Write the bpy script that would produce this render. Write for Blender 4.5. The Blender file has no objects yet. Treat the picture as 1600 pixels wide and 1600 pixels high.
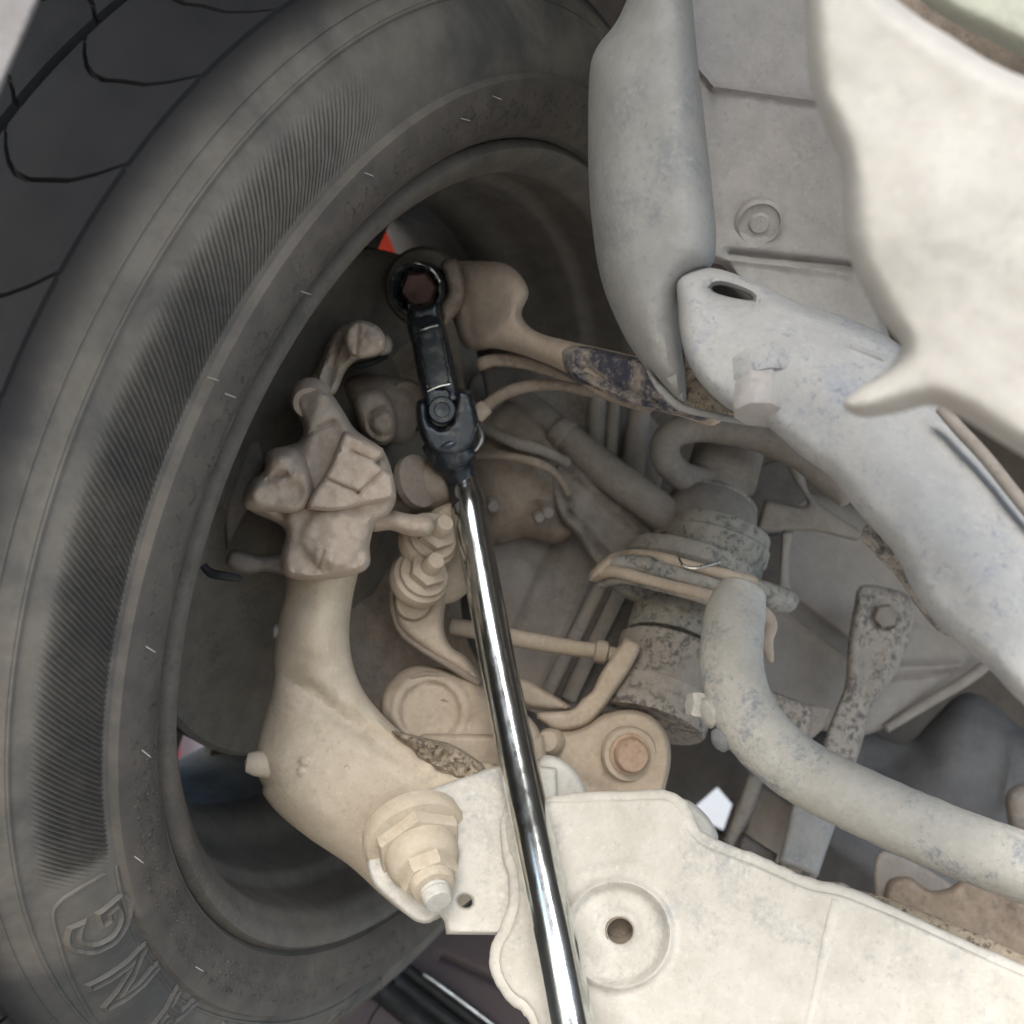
import bpy, bmesh, math, random
import numpy as np
from mathutils import Vector, Matrix
from mathutils.geometry import delaunay_2d_cdt

random.seed(7)
RNG = np.random.RandomState(11)
scene = bpy.context.scene

# ------------------------------------------------------------------ camera
FOCAL = 1715.6                       # pixels, for a 1600 pixel wide picture
PITCH, CAM_H = math.radians(8.0), 0.36
N_CAM = np.array([1.9202, -0.666, -1.0]); N_CAM /= np.linalg.norm(N_CAM)   # wheel axle (right, up, away)
C_CAM = np.array([-0.0237, -0.0263, 0.6053])                              # wheel centre (right, up, away)
# roll the camera until the axle is level
_b = math.atan2(-N_CAM[1], N_CAM[0]); _amp = math.hypot(N_CAM[0], N_CAM[1])
ROLL = _b + math.asin(-N_CAM[2] * math.sin(PITCH) / (_amp * math.cos(PITCH)))
up = np.array([math.sin(ROLL) * math.cos(PITCH), math.cos(ROLL) * math.cos(PITCH), -math.sin(PITCH)])  # right, up, back
fwd = np.array([0, 0, -1.0])
yw = fwd - fwd.dot(up) * up; yw /= np.linalg.norm(yw)
xw = np.cross(yw, up)
ROT = np.stack([xw, yw, up])         # camera axes -> world axes
CAM_LOC = np.array([0, 0, CAM_H])
cam_data = bpy.data.cameras.new('camera')
cam = bpy.data.objects.new('camera', cam_data)
scene.collection.objects.link(cam)
M = Matrix([list(ROT[i]) + [CAM_LOC[i]] for i in range(3)] + [[0, 0, 0, 1]])
cam.matrix_world = M
cam_data.angle = 2 * math.atan(800 / FOCAL)
cam_data.clip_start, cam_data.clip_end = 0.01, 500
cam_data.dof.use_dof = True
cam_data.dof.focus_distance = 0.46
cam_data.dof.aperture_fstop = 10.5
scene.camera = cam

# ------------------------------------------------------------------ light
SUN_EL, SUN_AZ = math.radians(35), math.radians(206)    # height, and direction clockwise from straight ahead
elev, azim = SUN_EL, SUN_AZ
sun_dir = np.array([math.sin(azim)*math.cos(elev), math.cos(azim)*math.cos(elev), math.sin(elev)])
world = bpy.data.worlds.new('World'); scene.world = world; world.use_nodes = True
wt = world.node_tree
sky = wt.nodes.new('ShaderNodeTexSky'); sky.sky_type = 'NISHITA'; sky.sun_disc = False
sky.sun_elevation = max(elev, 0.02); sky.sun_rotation = azim
wt.links.new(sky.outputs[0], wt.nodes['Background'].inputs[0])
wt.nodes['Background'].inputs[1].default_value = 0.15
sun_data = bpy.data.lights.new('sun', 'SUN'); sun_data.energy = 1.5; sun_data.angle = math.radians(28)
sun_data.color = (1.0, 0.98, 0.95)
sun = bpy.data.objects.new('sun', sun_data); scene.collection.objects.link(sun)
sun.rotation_euler = Vector(sun_dir).to_track_quat('Z', 'Y').to_euler()
scene.view_settings.view_transform = 'Standard'; scene.view_settings.look = 'None'
scene.view_settings.exposure = 1.38; scene.view_settings.gamma = 1.0

# ------------------------------------------------------------------ places
def W(px, py, d):
    "the point of the place that lies d metres deep along the sight line of a picture position"
    px, py, d = np.broadcast_arrays(np.asarray(px, float), np.asarray(py, float), np.asarray(d, float))
    c = np.stack([(px - 800) / FOCAL * d, (800 - py) / FOCAL * d, -d], -1)
    return c @ ROT.T + CAM_LOC
def D(x, y, z):
    v = ROT @ np.array([x, y, z], float); return v / np.linalg.norm(v)      # right, up, towards the viewer

# ------------------------------------------------------------------ objects
def thing(name, label, cat, loc, group=None):
    o = bpy.data.objects.new(name, None); scene.collection.objects.link(o)
    o.location = Vector(loc); o.empty_display_size = 0.02
    o['label'] = label; o['category'] = cat
    if group: o['group'] = group
    return o
def origin(o):
    p = Vector((0, 0, 0))
    while o is not None:
        p = p + o.location; o = o.parent
    return np.array(p)
def link_mesh(name, verts, faces, m, parent=None, smooth=True, label=None, flat=()):
    me = bpy.data.meshes.new(name)
    v = np.asarray(verts, float)
    if parent is not None: v = v - origin(parent)
    me.from_pydata(v.tolist(), [], [list(map(int, f)) for f in faces])
    if smooth:
        me.polygons.foreach_set('use_smooth', [True] * len(me.polygons))
    me.materials.append(m)
    bm = bmesh.new(); bm.from_mesh(me)
    bmesh.ops.recalc_face_normals(bm, faces=bm.faces)
    if smooth:
        for e in bm.edges:
            if len(e.link_faces) == 2 and e.calc_face_angle(0) > 0.75: e.smooth = False
    bm.to_mesh(me); bm.free()
    o = bpy.data.objects.new(name, me); scene.collection.objects.link(o)
    if parent is not None: o.parent = parent
    if label: o['label'] = label
    return o
class Shape:
    "collects verts and faces of one part"
    def __init__(s): s.v, s.f, s.n = [], [], 0
    def add(s, v, f):
        v = np.asarray(v, float); s.v.append(v); s.f += [tuple(i + s.n for i in q) for q in f]; s.n += len(v); return s
    def link(s, name, m, parent=None, **k): return link_mesh(name, np.concatenate(s.v), s.f, m, parent, **k)

# ------------------------------------------------------------------ noise for worn surfaces
TAB = RNG.rand(64, 64)
def vnoise(x, y):
    xi, yi = np.floor(x).astype(int), np.floor(y).astype(int); fx, fy = x - xi, y - yi
    fx = fx * fx * (3 - 2 * fx); fy = fy * fy * (3 - 2 * fy)
    t = lambda a, b: TAB[a % 64, b % 64]
    return (t(xi, yi) * (1 - fx) + t(xi + 1, yi) * fx) * (1 - fy) + (t(xi, yi + 1) * (1 - fx) + t(xi + 1, yi + 1) * fx) * fy - .5
def lumps(x, y, s): return vnoise(x / s, y / s) + .5 * vnoise(x / s * 2.1 + 9, y / s * 2.1 + 5) + .25 * vnoise(x / s * 4.3, y / s * 4.3 + 17)

# ------------------------------------------------------------------ shape builders
def spline(ctrl, n=8, closed=True):
    "Catmull-Rom through control points; a point with a third entry is a sharp corner"
    pts = [np.array(p[:2], float) for p in ctrl]; sh = [len(p) > 2 for p in ctrl]
    out = []; N = len(pts)
    for i in range(N if closed else N - 1):
        p1, p2 = pts[i], pts[(i + 1) % N]
        p0 = pts[(i - 1) % N] if (closed or i > 0) else p1
        p3 = pts[(i + 2) % N] if (closed or i + 2 < N) else p2
        t1 = (p2 - p0) / 2 if not sh[i] else (p2 - p1)
        t2 = (p3 - p1) / 2 if not sh[(i + 1) % N] else (p2 - p1)
        L = np.linalg.norm(p2 - p1)
        for t in (t1, t2):
            q = np.linalg.norm(t)
            if q > 1.2 * L: t *= 1.2 * L / q
        k = max(2, int(L / n))
        for j in range(k):
            t = j / k
            out.append((2*t**3-3*t*t+1)*p1 + (t**3-2*t*t+t)*t1 + (-2*t**3+3*t*t)*p2 + (t**3-t*t)*t2)
    if not closed: out.append(pts[-1])
    return np.array(out)
def circle(cx, cy, rx, ry=None, rot=0, n=28):
    ry = rx if ry is None else ry; a = np.linspace(0, 2*np.pi, n, endpoint=False); c, s = math.cos(math.radians(rot)), math.sin(math.radians(rot))
    x, y = rx*np.cos(a), ry*np.sin(a); return np.stack([cx + x*c - y*s, cy + x*s + y*c], 1)
def seg_dist(p, loops):
    best = np.full(len(p), 1e9)
    for L in loops:
        a = L; b = np.roll(L, -1, 0); ab = b - a; l2 = np.maximum((ab**2).sum(1), 1e-9)
        for i0 in range(0, len(p), 3000):
            q = p[i0:i0+3000]
            t = np.clip(((q[:, None] - a) * ab).sum(2) / l2, 0, 1)
            d = np.linalg.norm(q[:, None] - (a + t[..., None] * ab), axis=2).min(1)
            best[i0:i0+3000] = np.minimum(best[i0:i0+3000], d)
    return best
def soft_dist(p, loops):
    "a distance to the outline without creases: line integral of 1/d^3"
    acc = np.zeros(len(p))
    for L in loops:
        b = np.roll(L, -1, 0); n = 3
        q = np.concatenate([L + (b-L)*(k+.5)/n for k in range(n)]); w = np.tile(np.linalg.norm(b-L, axis=1)/n, n)
        for i0 in range(0, len(p), 2000):
            d = np.linalg.norm(p[i0:i0+2000, None] - q[None], axis=2)
            acc[i0:i0+2000] += (w / np.maximum(d, .5)**3).sum(1)
    return np.sqrt(2 / np.maximum(acc, 1e-12))
def inside(p, loops):
    r = np.zeros(len(p), bool)
    for L in loops:
        a = L; b = np.roll(L, -1, 0)
        x, y = p[:, 0:1], p[:, 1:2]
        c = ((a[:, 1] > y) != (b[:, 1] > y)) & (x < (b[:, 0]-a[:, 0]) * (y-a[:, 1]) / np.where(b[:, 1]==a[:, 1], 1e-9, b[:, 1]-a[:, 1]) + a[:, 0])
        r ^= (c.sum(1) % 2).astype(bool)
    return r
def plane(*p3):
    "depth as a plane through three (px, py, d): exact in perspective since 1/d is linear"
    A = np.array([[p[0], p[1], 1] for p in p3], float); k = np.linalg.solve(A, [1 / p[2] for p in p3])
    return lambda x, y: 1 / (k[0]*x + k[1]*y + k[2])
def cast(ctrl, depth, T, R, h=None, holes=(), rough=0.0003, rs=40, pitch=None, back=None, edge=8):
    "a solid with an outline, half thickness T (m) and edges rounded over R (picture units)"
    if not callable(depth): d0 = depth; depth = lambda x, y: np.full(np.shape(x), d0)
    L = [spline(ctrl, edge)] + [np.asarray(hh, float) for hh in holes]
    mn, mx = L[0].min(0), L[0].max(0)
    if pitch is None: pitch = max(5.0, math.sqrt((mx-mn)[0]*(mx-mn)[1]) / 46)
    gx, gy = np.meshgrid(np.arange(mn[0], mx[0], pitch), np.arange(mn[1], mx[1], pitch*.87))
    gx = gx + (np.arange(gx.shape[0]) % 2)[:, None] * pitch/2
    g = np.stack([gx.ravel(), gy.ravel()], 1); g = g + RNG.rand(*g.shape) * pitch*.15
    g = g[inside(g, L)]; dg = seg_dist(g, L) if len(g) else np.zeros(0)
    g = g[dg > max(R*1.02, pitch*.6)]
    rings = []
    for lv in (0.05, 0.2, 0.45, 0.75, 1.0) if R < 30 else (0.03, 0.1, 0.22, 0.4, 0.6, 0.8, 1.0):
        for lp in L:
            t = np.roll(lp, -1, 0) - np.roll(lp, 1, 0); nn = np.stack([-t[:, 1], t[:, 0]], 1); nn /= np.maximum(np.linalg.norm(nn, axis=1), 1e-9)[:, None]
            stp = max(1, int(min(pitch, R*.5 + 3) / edge * .9))
            for sg in (1, -1):
                q = (lp + nn*sg*lv*R)[::stp]; q = q[inside(q, L)]
                if len(q):
                    q = q[np.abs(seg_dist(q, L) - lv*R) < .12*lv*R + .05]; rings.append(q)
    fp = np.zeros((0, 2))
    if h is not None and len(h.pts):
        fp = h.pts; fp = fp[inside(fp, L)]
        if len(fp): fp = fp[seg_dist(fp, L) > max(R*.6, 2)]
        if len(fp) and len(g):
            keep = np.ones(len(g), bool)
            for i0 in range(0, len(g), 2000):
                keep[i0:i0+2000] = (np.linalg.norm(g[i0:i0+2000, None] - fp[None], axis=2).min(1) > 2.2)
            g = g[keep]
    pts = [np.concatenate(L)] + rings + [fp, g]
    P = np.concatenate([p for p in pts if len(p)])
    edges = []; k = 0
    for lp in L:
        edges += [(k+i, k+(i+1) % len(lp)) for i in range(len(lp))]; k += len(lp)
    r = delaunay_2d_cdt([Vector(p) for p in P.tolist()], edges, [], 0, 1e-3)
    V = np.array([tuple(v) for v in r[0]]); F = np.array([f for f in r[2] if len(f) == 3])
    F = F[inside(V[F].mean(1), L)]
    dist = seg_dist(V, L); on = dist < .02
    if R >= 12:
        k = np.clip((dist - edge*.5) / (edge*1.5), 0, 1); ds = dist*(1-k) + soft_dist(V, L)*k
        u = ds / R; t = np.minimum(1, u - np.where(u > .6, (u-.6)**2 * .62, 0)); t = np.where(u > 1.4, 1.0, np.clip(t, 0, 1))
    else: t = np.clip(dist / R, 0, 1)
    prof = np.sqrt(np.maximum(0, 1 - (1-t)**2))
    d = depth(V[:, 0], V[:, 1])
    hf = (lumps(V[:, 0], V[:, 1], rs) * 2 + lumps(V[:, 0]+71, V[:, 1]+13, max(rs*.25, pitch*1.6)) * .55) * rough * prof
    if h is not None: hf = hf + h(V[:, 0], V[:, 1]) * prof
    front = W(V[:, 0], V[:, 1], d - T*prof - hf); bk = W(V[:, 0], V[:, 1], d + (T if back is None else back)*prof)
    n = len(V); idx = np.where(on, np.arange(n), np.arange(n) + n)
    verts = np.concatenate([front, bk]); faces = [tuple(f) for f in F] + [tuple(idx[f][::-1]) for f in F]
    used = np.zeros(2*n, bool); used[np.array(faces).ravel()] = True
    mp = np.cumsum(used) - 1
    return verts[used], [tuple(mp[list(f)]) for f in faces]
def ridge(x0, y0, x1, y1, w, hgt):
    "a raised (or pressed) line of half width w on a casting"
    a, b = np.array([x0, y0], float), np.array([x1, y1], float); ab = b-a; l2 = ab.dot(ab); ln = math.sqrt(l2)
    def f(x, y):
        t = np.clip(((x-a[0])*ab[0] + (y-a[1])*ab[1]) / l2, 0, 1)
        return hgt * np.exp(-(((x-a[0]-t*ab[0])**2 + (y-a[1]-t*ab[1])**2) / w**2))
    nn = np.array([-ab[1], ab[0]]) / ln; ts = np.linspace(0, 1, max(3, int(ln / max(2.5, w*.9))))
    f.pts = np.concatenate([a + np.outer(ts, ab) + nn*w*k for k in (-2, -1.3, -.7, 0, .7, 1.3, 2)]); return f
def rings_pts(cx, cy, rr):
    return np.concatenate([circle(cx, cy, r, n=max(10, int(6.3*r / 5))) for r in rr if r > 1])
def boss(cx, cy, r, hgt, soft=8):
    f = lambda x, y: hgt / (1 + np.exp(np.clip((np.hypot(x-cx, y-cy) - r) / soft * 2.5, -40, 40)))
    f.pts = rings_pts(cx, cy, [r + soft*k for k in (-1.4, -.8, -.35, 0, .35, .8, 1.4)]) if soft < 15 else np.zeros((0, 2)); return f
def ring(cx, cy, r, w, hgt):
    f = lambda x, y: hgt * np.exp(-((np.hypot(x-cx, y-cy) - r) / w)**2)
    f.pts = rings_pts(cx, cy, [r + w*k for k in (-2, -1.3, -.7, 0, .7, 1.3, 2)]); return f
def add(*fs):
    f = lambda x, y: sum(q(x, y) for q in fs)
    f.pts = np.concatenate([q.pts for q in fs]); return f
def smooth_path(P, n):
    P = np.asarray(P, float); out = []; N = len(P)
    for i in range(N-1):
        p0, p1, p2, p3 = P[max(i-1, 0)], P[i], P[i+1], P[min(i+2, N-1)]
        for j in range(n):
            t = j/n; out.append(.5*(2*p1 + (p2-p0)*t + (2*p0-5*p1+4*p2-p3)*t*t + (3*p1-p0-3*p2+p3)*t**3))
    out.append(P[-1]); return np.array(out)
def tube(path, seg=20, n=8, cap=True, flat=None, rough=0.0, world=False, rs=.012):
    "swept round bar; path of (px, py, depth, radius in m) or world points with radius"
    A = np.asarray(path, float)
    P = A[:, :3] if world else W(A[:, 0], A[:, 1], A[:, 2])
    Q = smooth_path(np.concatenate([P, A[:, 3:4]], 1), n); C, R = Q[:, :3], Q[:, 3]
    T = np.gradient(C, axis=0); T /= np.linalg.norm(T, axis=1)[:, None]
    u = np.cross(T[0], D(0, 0, 1)); u /= np.linalg.norm(u); V = []; a = np.linspace(0, 2*np.pi, seg, endpoint=False)
    rows = []
    for i in range(len(C)):
        u = u - u.dot(T[i])*T[i]; u /= np.linalg.norm(u); w = np.cross(T[i], u)
        rows.append((C[i], u.copy(), w, R[i], T[i]))
    prof = []
    if cap:
        c, u, w, r, t = rows[0]
        for k in (0.25, .6, .85): prof.append((c - t*r*.35*(1-k), u, w, r*math.sqrt(1-(1-k)**2)))
    for c, u, w, r, t in rows: prof.append((c, u, w, r))
    if cap:
        c, u, w, r, t = rows[-1]
        for k in (.85, .6, .25): prof.append((c + t*r*.35*(1-k), u, w, r*math.sqrt(1-(1-k)**2)))
    for i, (c, u, w, r) in enumerate(prof):
        fl = 1 if flat is None else flat
        rr = r * np.ones(seg)
        if rough: rr = rr + rough*2*lumps(np.cos(a)*r/rs*3 + i*.9, np.sin(a)*r/rs*3 + i*.55, 2.0)
        V.append(c + (np.cos(a)*rr)[:, None]*u + (np.sin(a)*rr*fl)[:, None]*w)
    F = []
    for i in range(len(prof)-1):
        for j in range(seg): F.append((i*seg+j, i*seg+(j+1) % seg, (i+1)*seg+(j+1) % seg, (i+1)*seg+j))
    F.append(tuple(range(seg))[::-1]); F.append(tuple((len(prof)-1)*seg + j for j in range(seg)))
    return np.concatenate(V), F
def frame(axis, hint=None):
    z = np.asarray(axis, float); z = z/np.linalg.norm(z); h = D(0, 1, 0) if hint is None else hint
    x = np.cross(h, z); x /= np.linalg.norm(x); return x, np.cross(z, x), z
def lathe(c, axis, prof, seg=32, phase=0, closed=False, arc=None, hint=None):
    "turned solid: profile of (radius, height along the axis); seg=6 gives a hexagon"
    x, y, z = frame(axis, hint); prof = np.asarray(prof, float)
    a = np.linspace(0, 2*np.pi, seg, endpoint=False) + phase
    V = np.concatenate([np.asarray(c) + r*(np.cos(a)[:, None]*x + np.sin(a)[:, None]*y) + hh*z for r, hh in prof])
    n = len(prof); F = [(i*seg+j, i*seg+(j+1) % seg, (i+1)*seg+(j+1) % seg, (i+1)*seg+j) for i in range(n-1) for j in range(seg)]
    if closed: F += [((n-1)*seg+j, (n-1)*seg+(j+1) % seg, (j+1) % seg, j) for j in range(seg)]
    else:
        if prof[0, 0] > 0: F.append(tuple(range(seg))[::-1])
        if prof[-1, 0] > 0: F.append(tuple((n-1)*seg+j for j in range(seg)))
    return V, F
def hexhead(c, axis, r, hgt, phase=0.2):
    return lathe(c, axis, [(r, 0), (r, hgt*.82), (r*.86, hgt), (r*.3, hgt*1.02)], 6, phase)
def washer(c, axis, r, hgt, r2=None):
    return lathe(c, axis, [(r, 0), (r, hgt*.7), (r*.94, hgt), (r*.3 if r2 is None else r2, hgt)], 36)

# ------------------------------------------------------------------ materials
def mat(name): 
    m = bpy.data.materials.new(name); m.use_nodes = True; nt = m.node_tree
    return m, nt, nt.nodes['Principled BSDF']
class NB:
    def __init__(s, nt): s.nt = nt
    def n(s, t, **k):
        q = s.nt.nodes.new(t)
        for a, b in k.items(): setattr(q, a, b)
        return q
    def l(s, a, b): s.nt.links.new(a, b)
    def noise(s, co, scale, detail=4, rough=.6, dist=0):
        q = s.n('ShaderNodeTexNoise'); q.inputs['Scale'].default_value = scale; q.inputs['Detail'].default_value = detail
        q.inputs['Roughness'].default_value = rough; q.inputs['Distortion'].default_value = dist; s.l(co, q.inputs['Vector']); return q.outputs['Fac']
    def ramp(s, f, a, b, va=0.0, vb=1.0):
        q = s.n('ShaderNodeMapRange'); q.interpolation_type = 'SMOOTHSTEP'
        for i, v in zip(('From Min', 'From Max', 'To Min', 'To Max'), (a, b, va, vb)): q.inputs[i].default_value = v
        s.l(f, q.inputs['Value']); return q.outputs[0]
    def mix(s, f, a, b):
        q = s.n('ShaderNodeMix', data_type='RGBA')
        if isinstance(f, float): q.inputs[0].default_value = f
        else: s.l(f, q.inputs[0])
        for i, v in ((6, a), (7, b)):
            if isinstance(v, tuple): q.inputs[i].default_value = (*v, 1)
            else: s.l(v, q.inputs[i])
        return q.outputs[2]
    def math(s, op, a, b=None):
        q = s.n('ShaderNodeMath', operation=op)
        for i, v in ((0, a), (1, b)):
            if v is None: continue
            if isinstance(v, (int, float)): q.inputs[i].default_value = v
            else: s.l(v, q.inputs[i])
        return q.outputs[0]
    def bump(s, h, strength, dist, prev=None):
        q = s.n('ShaderNodeBump'); q.inputs['Strength'].default_value = strength; q.inputs['Distance'].default_value = dist
        s.l(h, q.inputs['Height'])
        if prev is not None: s.l(prev, q.inputs['Normal'])
        return q.outputs[0]
def srgb(r, g, b):
    f = lambda c: (c/255/12.92 if c/255 <= .04045 else ((c/255+.055)/1.055)**2.4)
    return (f(r), f(g), f(b))
def dusty(name, dust, dust2, bare, cover=.62, speck=.0, speck_col=(.05, .045, .05), rough=.88, bump=.5, patch=38, fine=420, metal=0.0):
    "dry road dust over worn paint or metal"
    m, nt, p = mat(name); b = NB(nt); co = b.n('ShaderNodeTexCoord').outputs['Object']
    big = b.noise(co, patch, 6, .62, .6); mid = b.noise(co, patch*3.7, 6, .65); fin = b.noise(co, fine, 5, .7)
    grain = b.noise(co, fine*3.1, 3, .7)
    c = b.mix(b.ramp(mid, .3, .7), dust, dust2)
    dark = tuple(x*.62 for x in dust2); lite = tuple(min(.85, x*1.22) for x in dust)
    c = b.mix(b.math('MULTIPLY', b.ramp(fin, .54, .72), .34), c, dark)
    c = b.mix(b.math('MULTIPLY', b.ramp(fin, .44, .30), .45), c, lite)
    worn = b.math('ADD', b.math('MULTIPLY', big, .65), b.math('MULTIPLY', fin, .35))
    f = b.ramp(worn, cover-.09, cover+.06)
    c = b.mix(b.math('MULTIPLY', f, .8), c, bare)
    if speck > 0:
        v = b.n('ShaderNodeTexVoronoi'); v.inputs['Scale'].default_value = fine*.8; b.l(co, v.inputs['Vector'])
        s1 = b.noise(co, fine*.75, 5, .75)
        sp = b.ramp(s1, .62-speck*.22, .68-speck*.2)
        sp = b.math('MULTIPLY', sp, b.ramp(big, .36, .55)); c = b.mix(b.math('MULTIPLY', sp, .9), c, speck_col)
    b.l(c, p.inputs['Base Color'])
    b.l(b.ramp(mid, .2, .8, rough-.12, rough+.08), p.inputs['Roughness']); p.inputs['Metallic'].default_value = metal
    p.inputs['Specular IOR Level'].default_value = .25
    nrm = b.bump(fin, bump, .0005); nrm = b.bump(grain, bump*.5, .0002, nrm); nrm = b.bump(mid, bump*.5, .0012, nrm)
    b.l(nrm, p.inputs['Normal']); return m

MAT = dict(
 cream   = dusty('cream_dust', (.53,.495,.432), (.46,.427,.368), (.34,.335,.32), .60, bump=.4, patch=22),
 cream_b = dusty('cream_dust_blue', (.50,.47,.415), (.44,.41,.36), (.20,.225,.26), .60, bump=.35, patch=34),
 creamtan= dusty('cream_tan_dust', (.50,.42,.318), (.44,.362,.268), (.37,.31,.235), .64, bump=.45, patch=26),
 tan     = dusty('tan_dust', (.43,.35,.265), (.37,.295,.22), (.29,.235,.175), .64, bump=.5, patch=30),
 tan_p   = dusty('pinkish_tan_dust', (.44,.36,.285), (.375,.30,.235), (.33,.26,.2), .64, bump=.5, patch=30),
 brown   = dusty('brown_dust', (.27,.218,.17), (.22,.176,.136), (.15,.122,.10), .60, bump=.6, patch=40),
 taupe   = dusty('taupe_dust', (.245,.215,.185), (.20,.175,.15), (.16,.14,.125), .62, bump=.5, patch=30),
 taupe_d = dusty('dark_taupe_dust', (.13,.115,.105), (.10,.088,.08), (.07,.062,.06), .6, bump=.5, patch=30),
 grey    = dusty('grey_dust', (.29,.28,.262), (.25,.245,.23), (.19,.197,.205), .58, bump=.3, patch=24),
 bluegrey= dusty('bluish_grey_dust', (.335,.325,.305), (.295,.288,.275), (.235,.25,.275), .58, bump=.45, patch=26, speck=.25, speck_col=(.19,.20,.22)),
 bluepaint=dusty('worn_blue_paint', (.37,.315,.26), (.30,.26,.22), (.06,.065,.09), .52, speck=.85, speck_col=(.055,.06,.085), bump=.8, patch=60, fine=300),
 speckled= dusty('speckled_rusty_dust', (.315,.275,.235), (.265,.235,.20), (.20,.18,.165), .62, speck=.62, speck_col=(.10,.092,.085), bump=.9, patch=40, fine=330),
 strut   = dusty('strut_dust', (.31,.285,.24), (.255,.235,.20), (.17,.165,.155), .57, speck=.45, speck_col=(.10,.10,.095), bump=.7, patch=40, fine=330),
 rust    = dusty('rusty_bolt', (.40,.285,.20), (.33,.225,.16), (.24,.16,.11), .6, bump=.6, patch=60),
 crust   = dusty('dark_crust', (.38,.31,.225), (.29,.235,.17), (.20,.165,.125), .58, speck=.5, speck_col=(.10,.08,.06), bump=1.0, patch=70),
 darkmetal=dusty('dark_brake_metal', (.165,.145,.12), (.13,.116,.096), (.09,.082,.072), .6, bump=.35, patch=22),
 rimmetal= dusty('dusty_rim', (.13,.112,.094), (.10,.088,.074), (.075,.068,.06), .6, bump=.3, patch=20, rough=.75),
 shield  = dusty('blue_grey_shield', (.15,.148,.148), (.12,.12,.122), (.085,.09,.10), .6, bump=.35, patch=18),
 tank    = dusty('tank_dust', (.305,.272,.24), (.265,.235,.208), (.21,.19,.175), .62, bump=.3, patch=20),
 cover   = dusty('cover_dust', (.41,.385,.345), (.365,.34,.305), (.31,.295,.27), .64, bump=.25, patch=16),
 panel   = dusty('grey_underbody', (.29,.258,.225), (.24,.213,.187), (.18,.165,.152), .6, bump=.35, patch=18),
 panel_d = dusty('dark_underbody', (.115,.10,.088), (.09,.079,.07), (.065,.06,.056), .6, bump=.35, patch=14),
 tan_g   = dusty('mauve_grey_dust', (.36,.335,.315), (.31,.29,.272), (.25,.24,.235), .62, bump=.4, patch=24),
 greenish= dusty('greenish_cover', (.40,.40,.32), (.36,.36,.29), (.3,.3,.25), .62, bump=.2, patch=24),
 bolt_red= dusty('reddish_bolt', (.15,.09,.075), (.11,.065,.055), (.06,.04,.035), .6, bump=.5, patch=60),
 wing    = dusty('wing_paint', (.30,.275,.255), (.27,.245,.23), (.22,.2,.19), .65, bump=.15, patch=14, rough=.6),
 red     = dusty('red_board', (.62,.045,.02), (.55,.04,.02), (.4,.03,.02), .75, bump=.05, patch=14, rough=.5),
 pinkred = dusty('pinkish_red_board', (.65,.10,.12), (.6,.09,.1), (.4,.03,.02), .75, bump=.05, patch=14, rough=.5),
 white   = dusty('white_board', (.75,.73,.74), (.7,.68,.69), (.6,.58,.58), .75, bump=.05, patch=14, rough=.5),
 mauve   = dusty('mauve_paint', (.165,.125,.12), (.15,.115,.112), (.13,.10,.10), .7, bump=.05, patch=14, rough=.5),
 trim    = dusty('black_trim', (.03,.03,.03), (.022,.022,.022), (.015,.015,.015), .6, bump=.15, patch=30, rough=.55),
)
def metal(name, col, rough, scratch=.25, dust=0.0, metallic=1.0):
    m, nt, p = mat(name); b = NB(nt); co = b.n('ShaderNodeTexCoord').outputs['Object']
    f = b.noise(co, 160, 5, .6, .4); g = b.noise(co, 900, 3, .6)
    c = b.mix(b.ramp(f, .35, .65), col, tuple(x*.8 for x in col))
    if dust:
        k = b.math('MULTIPLY', b.ramp(f, .5, .68), dust); c = b.mix(k, c, (.3, .27, .22))
        b.l(b.math('SUBTRACT', metallic, b.math('MULTIPLY', k, .9*metallic)), p.inputs['Metallic'])
    else: p.inputs['Metallic'].default_value = metallic
    b.l(c, p.inputs['Base Color'])
    b.l(b.ramp(f, .3, .7, rough*.75, rough*1.35), p.inputs['Roughness'])
    b.l(b.bump(g, scratch, .0003), p.inputs['Normal']); return m
MAT['chrome'] = metal('polished_chrome', (.66, .69, .68), .17, .06)
MAT['blacktool'] = metal('black_tool_steel', (.035, .042, .05), .33, .15, .25, .6)
MAT['blacktool2'] = metal('worn_black_steel', (.075, .085, .085), .45, .3, .3, .6)
MAT['blackedge'] = metal('bare_tool_steel', (.45, .46, .45), .28, .2)

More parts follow.
